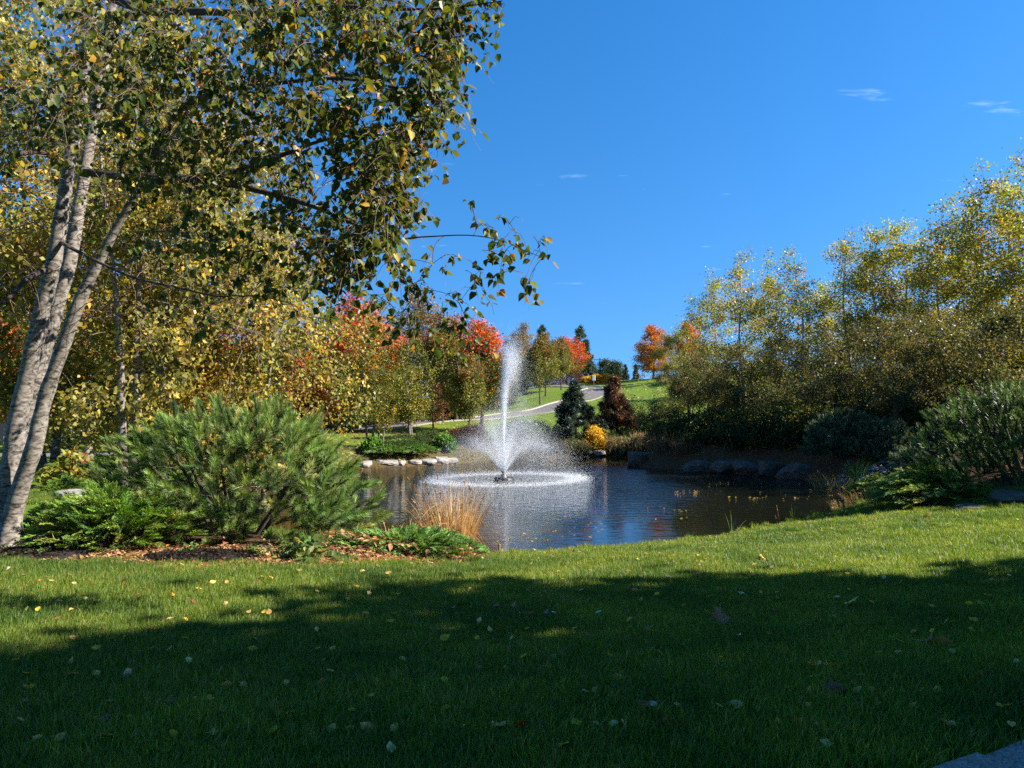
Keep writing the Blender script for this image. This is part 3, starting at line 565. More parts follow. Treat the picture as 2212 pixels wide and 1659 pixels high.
make_tree('wpine', 'pine_tree', 41, 14, None, 0, 150, .40, cluster_cols(PINEC), .2, T_SPIKE, M_NEEDLE, sigma=.25, rise=.1, droop=-.5, attr=layered(14, 3.0, 14, 12, .15, base=.25, power=.55, jit=1.2), twig=M_TWIG, seg=5, t0=.5)
make_tree('spruce', 'spruce_tree', 42, 10, None, 0, 110, .40, cluster_cols(PINEC), .16, T_SPIKE, M_NEEDLE, sigma=.16, rise=0.0, droop=.2, attr=layered(10, 2.4, 20, 12, -.12, base=.05, power=.85), twig=M_TWIG, seg=5, t0=.15)
make_tree('bluespruce', 'blue_conifer_tree', 43, 3.9, None, 0, 230, .21, cluster_cols(pal((3, (.035, .06, .045)), (2, (.05, .085, .06)), (1, (.02, .035, .022)))), .09, T_SPIKE, M_NEEDLE, sigma=.10, rise=.05, droop=-.2, attr=layered(3.9, 2.15, 10, 18, .14, base=.05, power=.95, jit=.5), seg=5, t0=.25)
make_tree('redwood', 'bronze_conifer_tree', 44, 3.5, None, 0, 190, .18, cluster_cols(pal((3, (.13, .06, .03)), (2, (.20, .10, .05)), (2, (.07, .035, .02)), (1, (.26, .10, .05)))), .06, T_SPIKE, M_NEEDLE, sigma=.09, rise=.5, droop=-.3, attr=layered(3.7, 1.45, 14, 13, .35, base=.1, power=1.0, jit=.4), stems=3, spread=.1, seg=5, t0=.2)
ASP = pal((4, (.24, .25, .07)), (3, (.33, .30, .06)), (2, (.46, .40, .06)), (1, (.12, .13, .04)), (.5, (.45, .26, .06)))
for k, sd, pl in (('aspen0', 51, ASP), ('aspen1', 52, ASP), ('aspen2', 53, pal((3, (.30, .31, .05)), (3, (.48, .40, .05)), (2, (.18, .18, .04)), (.5, GREEN)))):
    make_tree(k, 'aspen_tree', sd, 10.5, [(1.8, 1.2), (4, 1.9), (6.5, 1.8), (8.8, 1.1), (10.8, .2)], 240, 56, .10, cluster_cols(pl, .3, .2), .11, T_DIAMOND, M_GLINT, M_BARK_ASPEN, M_TWIG_PALE, .18, 1.1, -.3, 1.8, .5, .2, 1, .02, 0, 5, .008, lobes=.45, bend=.2)
make_tree('brownbush', 'understorey_tree', 54, 6, [(.4, 1.6), (2, 2.6), (3.8, 2.4), (5.2, 1.4), (6.1, .3)], 150, 90, .11, cluster_cols(pal((3, (.20, .185, .05)), (2, (.26, .22, .08)), (.8, (.22, .14, .07)), (1.5, (.24, .24, .05)), (1.4, (.08, .10, .025))), .3, .15), .08, sigma=.21, stems=3, spread=.1, twig=M_TWIG_PALE, lmat=M_GLINT, lobes=.35)
HAW = pal((4, (.065, .075, .025)), (3, (.12, .115, .035)), (2, (.17, .14, .05)), (.8, (.24, .17, .07)))
for k, sd in (('haw0', 55), ('haw1', 56)):
    make_tree(k, 'hawthorn_tree', sd, 5.2, [(1.4, 2.6), (2.2, 3.4), (3.2, 3.2), (4.3, 2.1), (5.2, .6)], 250, 86, .075, cluster_cols(HAW, .3, .15), .16, T_DIAMOND, M_GLINT, M_BARK, M_TWIG_PALE, .14, .15, -.1, 1.0, .3, .5, 1, .02, 0, 6, .009, lobes=.3, trunk_top=3.6)
make_tree('darktree', 'dense_evergreen_tree', 57, 6, [(.2, 1.5), (1.5, 2.3), (3.5, 2.2), (5, 1.3), (6.1, .2)], 220, 75, .16, cluster_cols(pal((3, DKGREEN), (2, (.02, .035, .012)), (1, GREEN))), .10, sigma=.3, stems=2, spread=.08)

# --- shrub builders
def make_shrub(key, name, seed, R, H, n, per, size, colfn, tmpl=T_OVAL, lmat=None, sigma=.08, stem=.02, droop=.3, flat=.5, twig=None, ry=None, low=.05, rise=.4, t0=.4, seg=4):
    rng = np.random.default_rng(seed); ry = ry or R
    A = []
    while len(A) < n:
        a = rng.uniform(0, 6.28); ez = rng.uniform(0, 1); q = math.sqrt(max(0, 1 - ez ** 2)) * rng.uniform(.35, 1) ** .6; lf = 1 + .18 * math.sin(3 * a + seed) + .12 * math.sin(5 * a + 2 * seed)
        A.append((R * q * lf * math.cos(a), ry * q * lf * math.sin(a), H * (low + (1 - low) * ez * rng.uniform(.55, 1) ** .5)))
    A = np.array(A); trunks = []
    for k in range(5):
        a = k * 1.256 + rng.uniform(-.3, .3); z = np.linspace(-.08, H * .55, 4); trunks.append((np.stack((R * .35 * np.cos(a) * (z / H + .15), ry * .35 * np.sin(a) * (z / H + .15), z), 1), np.linspace(stem, stem * .5, 4)))
    paths = grow(trunks, A, rng, rise, 0, seg, None, .003, .008, 1.0)
    root = empty(name); V, F_ = tube_arrays(trunks + paths, 4); obj('stems', mesh_quads('stems', V, F_, twig or M_TWIG, None, True), root)['kind'] = 'stuff'
    V, F_, C = leaf_cloud(rng, paths, per, sigma, size, tmpl, colfn, t0, droop, flat); obj('foliage', mesh_quads('foliage', V, F_, lmat or M_LEAF, C), root)
    PROTO[key] = [root, False]; return root
def make_pine_shrub(key, name, seed, rx, ry, H, n, per, nl, cols, upw=.6, cones=40, wid=.0045, shoot=.2, low=0.05, base=.1):
    rng = np.random.default_rng(seed); A = []
    while len(A) < n:
        a = rng.uniform(0, 6.28); ez = rng.uniform(0, 1); q = math.sqrt(1 - ez ** 2) ** .7 * rng.uniform(.25, 1) ** .45; lf = 1 + .12 * math.sin(3 * a + seed) + .10 * math.sin(7 * a + seed * 2)
        A.append((rx * q * lf * math.cos(a), ry * q * lf * math.sin(a), H * (low + (1 - low) * ez * rng.uniform(.6, 1) ** .4) * (1 + .10 * math.sin(4 * a + seed) * (1 - ez))))
    A = np.array(A); trunks = []
    for k in range(9):
        a = k * 0.698 + rng.uniform(-.3, .3); z = np.linspace(-.1, H * .6, 5); u = np.linspace(.12, .6, 5); trunks.append((np.stack((rx * u * np.cos(a), ry * u * np.sin(a), z), 1), np.linspace(.045, .018, 5)))
    paths = grow(trunks, A, rng, .5, -.3, 5, None, .006, .008, 1.0)
    root = empty(name); V, F_ = tube_arrays(trunks + paths, 5); obj('stems', mesh_quads('stems', V, F_, M_BARK, None, True), root)['kind'] = 'stuff'
    tips = np.array([p[0][-1] for p in paths]); out = nrm(tips / np.array((rx, ry, H)) * np.array((1, 1, .4)))
    sd = nrm(out * .7 + np.array((0, 0, upw)) + rng.normal(size=tips.shape) * .28); tint = pick_cols(rng, len(tips), cols, .25)
    k = per; S = np.repeat(np.arange(len(tips)), k); m = len(S); u = rng.uniform(-.2, 1, m)
    c = tips[S] + sd[S] * (u * shoot)[:, None]; rd = rand_dirs(rng, m); perp = nrm(rd - (rd * sd[S]).sum(1)[:, None] * sd[S]); th = rng.uniform(.45, 1.05, m) * (1 - .45 * np.clip(u, 0, 1))
    ax = sd[S] * np.cos(th)[:, None] + perp * np.sin(th)[:, None]; C = tint[S] * rng.uniform(.7, 1.4, (m, 1))
    V, F_, C = scatter(c, ax, rd, nl * rng.uniform(.75, 1.15, m), T_NEEDLE, C, np.full(m, wid)); obj('needles', mesh_quads('needles', V, F_, M_NEEDLE, C), root)
    if cones:
        i = rng.choice(len(tips), cones, replace=False); cc = np.repeat(tips[i] + sd[i] * shoot * .9, 7, 0) + rng.normal(size=(cones * 7, 3)) * .012
        V, F_, C = scatter(cc, rand_dirs(rng, len(cc)), rand_dirs(rng, len(cc)), .04, T_OVAL, pick_cols(rng, len(cc), pal((2, (.30, .16, .06)), (1, (.42, .28, .14)), (1, (.12, .06, .03)))));
        obj('buds', mesh_quads('buds', V, F_, M_DRY, C), root)['kind'] = 'stuff'
    PROTO[key] = [root, False]; return root
def make_juniper(key, name, seed, rx, ry, H, n, cols, fl=.32, horiz=.5, lean=(0, 0, 0), low=.1, tipcol=None):
    rng = np.random.default_rng(seed); cc, ca, cn_, cs, ct, st = [], [], [], [], [], []
    for k in range(n):
        a = rng.uniform(0, 6.28); ez = rng.uniform(0, 1); q = math.sqrt(1 - ez ** 2) * rng.uniform(.1, 1) ** .5; lf = 1 + .15 * math.sin(3 * a + seed)
        p = np.array((rx * q * lf * math.cos(a), ry * q * lf * math.sin(a), H * (low + (1 - low) * ez ** .8 * rng.uniform(.6, 1))))
        d = nrm(np.array((math.cos(a) * (.4 + q), math.sin(a) * (.4 + q), .75 - horiz * q)) + rng.normal(size=3) * .25 + np.array(lean)); side = nrm(np.cross(d, np.array((0, 0, 1.0)) + rng.normal(size=3) * .35)); L = fl * rng.uniform(.6, 1.2)
        b0_ = p - d * L * .5; st.append((np.array([b0_ * .55, b0_ * .8 + np.array((0, 0, .01)), b0_ + d * L]), np.array((.006, .004, .0015))))
        m = 13; u = np.linspace(.1, 1, m)
        base = b0_ + d * (L * u)[:, None] + np.array((0, 0, -.06)) * (u ** 2)[:, None] * L
        hue = pick_cols(rng, 1, cols, .2)[0]
        for s in (-1, 1):
            ln_ = L * .42 * (1.08 - u) + .02; ax = d[None] * .8 + side[None] * s * .75 + rng.normal(size=(m, 3)) * .14
            cc.append(base); ca.append(ax); cn_.append(np.cross(d, side)[None] + rng.normal(size=(m, 3)) * .4); cs.append(ln_); ct.append(hue[None] * (0.75 + .55 * u[:, None]) * rng.uniform(.8, 1.2, (m, 1)))
            for v in (.35, .65):
                cc.append(base + nrm(ax) * (ln_ * v)[:, None]); ca.append(d[None] * 1.0 + side[None] * s * .25 + rng.normal(size=(m, 3)) * .25); cn_.append(rand_dirs(rng, m)); cs.append(ln_ * .55); ct.append(hue[None] * rng.uniform(.8, 1.4, (m, 1)))
    cc, ca, cn_, cs, ct = map(np.concatenate, (cc, ca, cn_, cs, ct))
    root = empty(name); V, F_ = tube_arrays(st, 3); obj('stems', mesh_quads('stems', V, F_, M_TWIG, None, True), root)['kind'] = 'stuff'
    V, F_, C = scatter(cc, ca, cn_, cs, T_NEEDLE, np.clip(ct, .003, .8), np.full(len(cc), .011)); obj('sprays', mesh_quads('sprays', V, F_, M_NEEDLE, C), root)
    PROTO[key] = [root, False]; return root

make_pine_shrub('pineL', 'pine_shrub', 61, 2.2, 1.5, 2.02, 880, 165, .13, pal((4, (.15, .23, .055)), (3, (.22, .31, .08)), (2, (.07, .12, .038)), (.6, (.32, .35, .12))), .35, 90, .0068, .2, 0.0)
make_pine_shrub('pineR', 'pine_shrub', 62, 2.6, 1.75, 2.1, 1500, 62, .10, pal((4, (.085, .14, .035)), (3, (.12, .19, .05)), (2, (.04, .07, .028))), .75, 0, .012, .15)
make_pine_shrub('pineS', 'pine_shrub', 63, 1.15, .9, 1.25, 420, 95, .13, pal((4, (.10, .15, .08)), (3, (.13, .18, .10)), (2, (.06, .10, .055))), .7, 0, .010, .2)
JUN = pal((4, (.14, .25, .035)), (3, (.20, .30, .04)), (2, (.08, .17, .035)), (.7, (.28, .32, .06)))
make_juniper('junL', 'juniper_shrub', 64, 1.25, .75, .78, 460, JUN)
make_juniper('junR', 'juniper_shrub', 65, 1.1, .8, .75, 380, pal((3, (.09, .18, .03)), (2, (.18, .26, .04)), (1.4, (.40, .42, .05))), .42, .5, (-.9, -.1, -.25))  # bright yellow fronds paint in the sunlight caught by the tips
make_juniper('junG', 'spreading_juniper', 66, 1.2, .8, .32, 430, pal((4, (.16, .29, .06)), (2, (.10, .21, .05)), (1, (.22, .34, .08))), .22, .6, low=.2)
HYD = pal((3, (.22, .24, .035)), (2, (.32, .28, .04)), (2, (.11, .16, .03)), (1, (.30, .13, .06)), (.7, (.40, .25, .06)))
make_shrub('hydL', 'hydrangea_shrub', 67, .68, .85, 80, 14, .15, cluster_cols(HYD), T_OVAL, None, .07, .012, .2, .6)
make_shrub('hydG', 'hydrangea_shrub', 68, .75, .95, 90, 16, .16, cluster_cols(pal((4, (.085, .20, .02)), (2, (.13, .25, .03)), (1, (.05, .12, .015)))), T_OVAL, None, .08, .012, .2, .7)
make_shrub('barb', 'barberry_shrub', 69, 1.1, 1.2, 150, 34, .07, cluster_cols(pal((3, MAROON), (2, (.05, .016, .014)), (1, (.16, .05, .03)), (.6, (.06, .05, .02)))), T_DIAMOND, None, .12, .012, twig=M_TWIG)
make_shrub('gold', 'golden_shrub', 70, .85, 1.4, 170, 40, .10, cluster_cols(pal((4, (.62, .40, .03)), (2, (.55, .30, .03)), (1, (.5, .42, .06)))), T_DIAMOND, None, .10, .012)
make_shrub('box', 'evergreen_shrub', 71, .95, .8, 150, 42, .07, cluster_cols(pal((3, (.04, .07, .02)), (2, (.065, .10, .025)), (1, (.10, .12, .03)))), T_DIAMOND, None, .11, .012)
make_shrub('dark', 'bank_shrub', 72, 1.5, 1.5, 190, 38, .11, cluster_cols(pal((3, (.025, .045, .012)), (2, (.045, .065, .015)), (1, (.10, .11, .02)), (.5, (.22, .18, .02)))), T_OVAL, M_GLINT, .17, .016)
make_shrub('tanbush', 'dry_grassy_shrub', 73, 1.0, .8, 130, 40, .16, cluster_cols(pal((3, (.26, .20, .09)), (2, (.20, .18, .07)), (2, (.13, .13, .04)), (1, (.32, .25, .12)))), T_SPIKE, M_STRAW, .14, .01, droop=-.9, flat=.1)
make_shrub('sedge', 'blue_green_shrub', 74, 1.0, .9, 130, 40, .12, cluster_cols(pal((3, (.07, .12, .05)), (2, (.10, .16, .06)), (1, (.05, .09, .04)))), T_SPIKE, M_NEEDLE, .14, .01, droop=-.5, flat=.1)
make_shrub('small', 'leafy_plant', 75, .30, .25, 26, 10, .09, cluster_cols(pal((3, (.09, .16, .04)), (1, (.25, .22, .06)), (1, (.14, .20, .06)))), T_OVAL, None, .04, .006)
# ------------------------------------------------------------------ placing the trees
rng = np.random.default_rng(77); R_ = lambda: float(rng.uniform(0, 6.28))
def at(dx, D): p = G(dx, D); p[2] -= 0.05; return p
gY = 'yellow birches behind the pine shrub'
for k, (dx, D, s, lab) in enumerate([(-60, 20, 1.5, 'tallest yellow birch, at the far left edge behind the three birch trunks'), (105, 22, 1.4, 'yellow birch showing just right of the leaning foreground trunks'), (285, 18.5, 1.38, 'yellow birch with pale trunk above the left end of the pine shrub'),
        (350, 20.5, 1.3, 'yellow birch with dark thin trunk behind the middle of the pine shrub'), (480, 22.5, 1.35, 'yellow birch standing behind the tallest part of the pine shrub'), (560, 23, 1.15, 'yellow birch nearest the open sky, above the right end of the pine shrub'), (190, 27, 1.25, 'tall yellow birch set back behind its neighbours on the left lawn')]):
    place('ybirch%d' % (k % 2), at(dx, D), R_(), s, lab, 'tree', gY)
gM = 'autumn maples'
place('orangemaple', at(95, 36), R_(), 1.15, 'orange maple showing through the yellow birches at far left', 'tree', gM)
place('redmaple', at(245, 40), R_(), .95, 'red and orange maple behind the yellow birches, left of the pine shrub top', 'tree', gM)
place('orangemaple', at(450, 44), R_(), 1.05, 'orange maple glimpsed between the yellow birches over the pine shrub', 'tree', gM)
place('orangemaple', at(655, 40), R_(), .62, 'small orange maple just above the right end of the pine shrub', 'tree', gM)
place('redmaple', at(775, 57), R_(), 1.34, 'maple with bright red top behind the slim river birch trunk', 'tree', gM)
place('greenmaple', at(1040, 52), R_(), 1.12, 'green maple with a red crown top left of the fountain jet', 'tree', gM, .96)
place('redmaple', at(1226, 96), R_(), .95, 'bright red maple at the head of the curving road', 'tree', gM, .82)
place('orangemaple', at(1412, 95), R_(), 1.02, 'orange maple on the crest of the hill beside open sky', 'tree', gM, .84)
place('orangemaple', at(1490, 88), R_(), .85, 'rusty orange maple half hidden behind the aspens by the hill', 'tree', gM)
place('oak', at(905, 66), R_(), 1.08, 'broad brownish oak behind the river birches across the pond', 'tree')
place('oak', at(1130, 92), R_(), .78, 'thin brownish oak behind the row of lindens', 'tree')
place('greenmaple', at(846, 62), R_(), .95, 'green maple filling the gap left of the brownish oak', 'tree', gM)
place('linden', at(955, 58), R_(), 1.2, 'olive tree between the brownish oak and the green maple', 'tree', None, None, 'olive_tree')
place('dogwood', at(985, 62), R_(), 1.5, 'pinkish brown dogwood left of the green maple', 'tree')
place('dogwood', at(935, 54), R_(), .62, 'small reddish dogwood low behind the river birches', 'tree')
gR = 'river birches on the far bank'
place('rbirch', at(798, 40), 0.5, 1.0, 'river birch with slim curved pale trunk at the right end of the pine shrub', 'tree', gR)
place('rbirch', at(822, 37.8), 2.6, .62, 'small forked river birch behind the longest bank stone', 'tree', gR)
place('rbirch', at(888, 39.5), 4.4, .86, 'river birch with paired trunks above the far bank stones', 'tree', gR)
place('linden', at(1012, 45.5), 1.0, .78, 'young olive green tree with dark trunk beside the barberry', 'tree', None, None, 'young_maple_tree')
gL = 'lindens in a row beside the road'
place('linden', at(1166, 74), R_(), 1.0, 'nearest roadside linden, its pale trunk right of the fountain jet', 'tree', gL)
place('linden', at(1178, 80), R_(), 1.02, 'second roadside linden behind the nearest one', 'tree', gL)
place('linden', at(1212, 86), R_(), .92, 'roadside linden standing in front of the red maple', 'tree', gL)
gP = 'tall pines on the skyline'
place('wpine', at(1256, 112), R_(), 0.64, 'tall dark pine with open layered top right of the red maple', 'tree', gP)
place('wpine', at(1172, 104), R_(), .60, 'dark pine rising behind the lindens left of the red maple', 'tree', gP)
place('spruce', at(1268, 108), R_(), .6, 'dark conifer below the tall layered pine', 'tree')
place('spruce', at(1283, 128), R_(), .50, 'small dark conifer beside the utility pole', 'tree')
gD = 'evergreens on the hill crest'
place('darktree', at(1308, 135), R_(), 1.15, 'rounded blue-green evergreen right of the utility pole', 'tree', gD)
place('darktree', at(1330, 128), R_(), .95, 'rounded evergreen behind the bronze conifer on the skyline', 'tree', gD)
place('spruce', at(1352, 120), R_(), .40, 'little pointed spruce in the sky gap of the hill crest', 'tree', gD)
place('spruce', at(1374, 118), R_(), .38, 'little dark spruce left of the orange maple on the crest', 'tree', gD)
place('darktree', at(1345, 132), R_(), .55, 'low evergreen bush at the middle of the hill crest', 'tree', gD)
gB = 'dark evergreens behind the left lawn'
place('dark', at(88, 35), R_(), 1.0, 'dark shrub beside the street, just right of the leaning birch trunks', 'shrub')
place('dark', at(128, 36), R_(), .8, 'dark shrub beside the street, left of the yellowing hydrangea', 'shrub')
for k, (dx, D, s, lab) in enumerate([(-40, 52, 1.1, 'far left edge'), (60, 60, 1.2, 'gap right of the leaning birch trunks'), (330, 33, .75, 'dark gap under the yellow birches'), (420, 50, 1.1, 'middle of the yellow birches'), (540, 36, .8, 'pine shrub top'), (600, 58, 1.2, 'small orange maple'), (700, 60, 1.15, 'right end of the pine shrub'),
        (745, 52, .8, 'slim river birch'), (850, 62, .9, 'river birch pair'), (980, 64, .7, 'dark hollow left of the fountain'), (1080, 78, .9, 'fountain jet'), (1120, 88, .7, 'lindens')]):
    place('darktree', at(dx, D), R_(), s, 'dense dark evergreen in shade behind the ' + lab, 'tree', gB)
place('bluespruce', at(1241, 44.5), 0.4, .90, 'dark blue-green layered conifer behind the golden shrub', 'tree')
place('redwood', at(1326, 46), 1.0, 1.05, 'bronze feathery conifer between blue conifer and sunlit hill lawn', 'tree')
gA = 'aspens on the right bank'
for k, (dx, D, s, v, lab) in enumerate([(1545, 48, 1.0, 0, 'aspen furthest left of its grove, at the edge of open sky'), (1608, 39.5, 1.0, 1, 'aspen with the tall pointed crown left of the dip in the treetops'), (1668, 44, .88, 0, 'shorter aspen in the dip between taller crowns'), (1730, 37, .92, 1, 'aspen with a white stem left of the yellow-green crowns'),
        (1838, 38, .97, 0, 'aspen with grey-green crown at the middle of the grove'), (1893, 37, .98, 2, 'yellow-green aspen at the middle of the grove'), (1965, 36, .98, 2, 'yellowish aspen below the second tallest crown'), (2045, 33.5, 1.02, 1, 'second tallest aspen of the grove'),
        (2128, 31.5, 1.05, 0, 'tallest aspen of the grove, its thin crown high against the sky'), (2190, 31, .98, 2, 'golden aspen at the right edge of the picture'), (2090, 35, .9, 2, 'golden aspen between the two tallest crowns'), (1785, 45, .86, 2, 'small golden aspen deep in the grove'), (2260, 29, 1.05, 1, 'aspen cut by the right picture edge')]):
    place('aspen%d' % v, at(dx, D), R_(), s * 1.1, lab, 'tree', gA, s * .98)
gU = 'bushy trees under the aspens'
for k, (dx, D, s, lab) in enumerate([(1490, 56, .85, 'left of all aspens'), (1560, 50, .85, 'leftmost aspen'), (1640, 48, .9, 'pointed aspen crown'), (1740, 47, .9, 'white-stemmed aspen'), (1850, 44, .95, 'middle aspens'), (1960, 42, 1.0, 'yellowish aspen'), (2080, 40, 1.05, 'two tallest aspens'), (2200, 38, 1.1, 'golden aspen at the edge'), (1455, 66, .75, 'hill lawn'), (1466, 80, 1.2, 'orange maple on the crest')]):
    place('brownbush', at(dx, D), R_(), s, 'olive and brown bushy tree filling in below or beside the ' + lab, 'tree', gU, s * .78)
gH = 'spreading hawthorns on the right bank'
place('haw0', at(1590, 33.5), 0.3, .98, 'wide hawthorn with dark trunk behind the middle bank rocks', 'tree', gH)
place('haw1', at(1490, 36.5), 2.0, .80, 'hawthorn reaching out left over the far boulder', 'tree', gH)
place('haw1', at(1935, 24.5), 0.9, .92, 'hawthorn whose trunk stands between the grey pines and the big pine shrub', 'tree', gH)
place('haw0', at(1770, 30), 3.6, .95, 'hawthorn behind the grey-green pine shrubs', 'tree', gH)
place('haw0', at(2150, 22), 5.1, .98, 'dark hawthorn above the big pine shrub at right', 'tree', gH)
# trees outside the frame to the right, whose shade falls across the lawn
gS = 'big maples shading the near lawn'
place('shade', (13.3, 0.6, 0.1), .3, 1.0, 'big shade maple close beside the lawn, out of frame to the right', 'tree', gS)
place('shade', (14.5, -9.5, 0.1), 2.1, 1.05, 'big shade maple behind the photographer to the right', 'tree', gS)
place('shade', (26, -2, .3), 4.0, 1.1, 'big shade maple further off to the right of the drive', 'tree', gS)
place('shade', (27, 24, 1.4), 1.2, .8, 'big maple out of frame beyond the right pine shrub', 'tree', gS)
place('shade', (18.2, 13.2, .5), 5.2, .45, 'smaller maple out of frame beside the right pine shrub', 'tree', gS)

place('shade', (1.5, -12, -.1), 3.1, 1.0, 'unseen maple added directly behind the photographer to block skylight', 'tree', gS)  # this maple and the next are added unseen, to keep skylight off the lawn
place('shade', (-11, -9, 0), .7, 1.0, 'unseen maple added behind the photographer to the left to block skylight', 'tree', gS)
# ------------------------------------------------------------------ shrubs
place('pineL', (-4.18, 10.95, hz(-4.18, 10.95) - .04), 0.2, .96, 'large bushy green pine shrub at left, with long needles', 'shrub')
place('pineR', (10.75, 15.0, hz(10.75, 15.0) - .1), 0.3, 1.0, 'broad dark pine shrub with sunlit top at the right edge', 'shrub')
gPS = 'grey-green pine shrubs on the right bank'
a = at(1822, 24); place('pineS', a, .3, 1.12, 'rounded grey-green pine shrub behind the bank rocks', 'shrub', gPS)
a = at(1905, 22.8); place('pineS', a, 2.3, .92, 'smaller grey-green pine shrub left of the hawthorn trunk', 'shrub', gPS)
a = at(1985, 19); place('pineS', a, 4.0, .8, 'feathery pine shrub joining the left side of the big pine shrub', 'shrub', gPS)
place('junL', (-5.3, 9.62, hz(-5.3, 9.6) - .03), 0.1, 1.0, 'bright green feathery juniper in front of the large pine shrub', 'shrub')
place('junL', (-7.15, 11.2, hz(-7.15, 11.2) - .03), 2.1, .5, 'small yellowish juniper between the birch trunk and the rock', 'shrub')
a = at(150, 14.6); place('junL', a, 1.0, .45, 'low yellow-green juniper in front of the yellowing hydrangea', 'shrub')
place('junG', (-1.55, 10.25, hz(-1.55, 10.2) - .02), -.25, 1.0, 'low spreading juniper covered in dead leaves beside the reeds', 'ground cover')
place('junR', (8.15, 14.35, hz(8.15, 14.3) - .02), 0.0, 1.0, 'juniper sprawling onto the lawn at the foot of the right pine shrub', 'shrub')
a = at(1975, 17.2); place('junR', a, .5, .9, 'juniper with sunlight painted on its tips, overhanging the pale rock at right', 'shrub')
a = at(1890, 20.5); place('junR', a, .2, .9, 'dark juniper with sunlight painted yellow on its tips beside the gravel patch', 'shrub')
place('hydL', at(158, 15.4), .4, 1.0, 'yellowing hydrangea behind the leaning birch trunks', 'shrub')
for dx, D, s, lab in [(845, 36.6, 1.3, 'green creeping juniper right above the longest bank stone'), (900, 37.2, 1.3, 'green creeping juniper above the flat bank stone'), (870, 38.2, 1.4, 'creeping juniper between the two river birches')]:
    place('junG', at(dx, D), R_(), s, lab, 'ground cover', 'creeping junipers on the far bank')
gHY = 'bright green hydrangeas on the far bank'
place('hydG', at(961, 38.6), .4, .95, 'bright green hydrangea above the right end of the bank stones', 'shrub', gHY)
place('hydG', at(803, 36.4), 1.7, .85, 'bright green hydrangea at the right edge of the large pine shrub', 'shrub', gHY)
place('barb', at(1022, 41), .5, 1.0, 'dark red barberry left of the fountain spray', 'shrub')
place('barb', at(995, 42.5), 2.5, .9, 'dark maroon barberry behind the bright green hydrangea', 'shrub')
place('gold', at(1279, 43.2), .5, 1.05, 'golden yellow shrub in front of the blue-green conifer', 'shrub')
gE = 'low evergreens on the far bank'
for dx, D, s, sz, lab in [(850, 37.2, 1.0, .6, 'low spreading evergreen above the longest bank stone'), (885, 37.6, .9, .6, 'low evergreen at the foot of the paired river birch'), (905, 38.4, .8, .8, 'olive evergreen mound left of the bright hydrangea'), (925, 39.5, 1.1, 1.1, 'taller dark evergreen behind the bright hydrangea'), (868, 39.2, 1.0, .9, 'dark evergreen between the river birches'),
        (1240, 42.8, 1.15, .8, 'rounded evergreen below the blue-green conifer'), (1312, 44.5, .9, .8, 'evergreen mound right of the golden shrub'), (1350, 45, .9, .9, 'evergreen mound at the foot of the bronze conifer'), (1380, 46, 1.1, 1.0, 'dark evergreen mound above the dry grasses'), (1415, 45, 1.2, 1.1, 'dark evergreen mound at the left end of the right bank'), (1395, 50, 1.3, 1.6, 'tall grey-green shrub between bronze conifer and hawthorn')]:
    place('box', at(dx, D), R_(), s, lab, 'shrub', gE, sz)
place('sedge', at(1120, 43.2), .2, 1.5, 'pale green shrub seen through the right of the fountain spray', 'shrub')
place('sedge', at(1150, 44.5), 2.2, 1.4, 'pale green shrub behind the pale far boulders', 'shrub')
place('junL', at(1345, 43.6), 1.1, .8, 'bright green juniper among the dry grasses across the pond', 'shrub')
gT = 'dry grassy clumps at the far waterline'
for dx, D, s, lab in [(1210, 42.2, .75, 'below the rounded evergreen'), (1250, 42.8, .8, 'left of the pale round boulder'), (1312, 43.2, .95, 'right of the pale round boulder'), (1345, 42.9, .85, 'below the bright green juniper'), (1382, 42.6, 1.0, 'tallest of all'), (1415, 42.0, .9, 'next to the dark bank')]:
    place('tanbush', at(dx, D), R_(), s, 'dry tan grassy clump at the far waterline, ' + lab, 'grass clump', gT)
gK = 'shaded shrubs along the right bank'
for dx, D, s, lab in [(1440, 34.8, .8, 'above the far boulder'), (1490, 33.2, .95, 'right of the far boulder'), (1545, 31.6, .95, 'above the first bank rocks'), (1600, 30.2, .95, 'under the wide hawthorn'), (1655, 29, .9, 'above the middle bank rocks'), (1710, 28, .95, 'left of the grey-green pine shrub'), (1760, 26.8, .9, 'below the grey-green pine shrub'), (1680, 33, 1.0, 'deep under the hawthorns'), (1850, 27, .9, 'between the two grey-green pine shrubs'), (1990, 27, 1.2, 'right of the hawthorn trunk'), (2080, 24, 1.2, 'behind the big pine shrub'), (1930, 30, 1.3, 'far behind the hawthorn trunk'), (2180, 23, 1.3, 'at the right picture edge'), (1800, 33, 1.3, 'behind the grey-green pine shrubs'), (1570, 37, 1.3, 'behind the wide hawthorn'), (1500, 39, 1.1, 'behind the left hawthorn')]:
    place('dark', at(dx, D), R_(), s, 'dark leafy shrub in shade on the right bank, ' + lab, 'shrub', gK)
gC = 'shrubs along the hill crest'
for dx, D, s, lab in [(1288, 98, 1.3, 'golden shrub behind the white sign on the hill'), (1312, 97, 1.3, 'golden shrub at the top of the road'), (1268, 100, 1.0, 'golden shrub left of the white sign')]:
    place('gold', at(dx, D), R_(), s, lab, 'shrub', gC, s * .65)
for dx, D, s, lab in [(1200, 101, 1.5, 'dark red hedge shrub left of the red maple trunk'), (1240, 103, 1.5, 'dark red hedge shrub right of the red maple trunk'), (1150, 96, 1.4, 'dark red hedge shrub behind the lindens')]:
    place('barb', at(dx, D), R_(), s, lab, 'shrub', gC)
gN = 'small leafy plants at the bed edge'
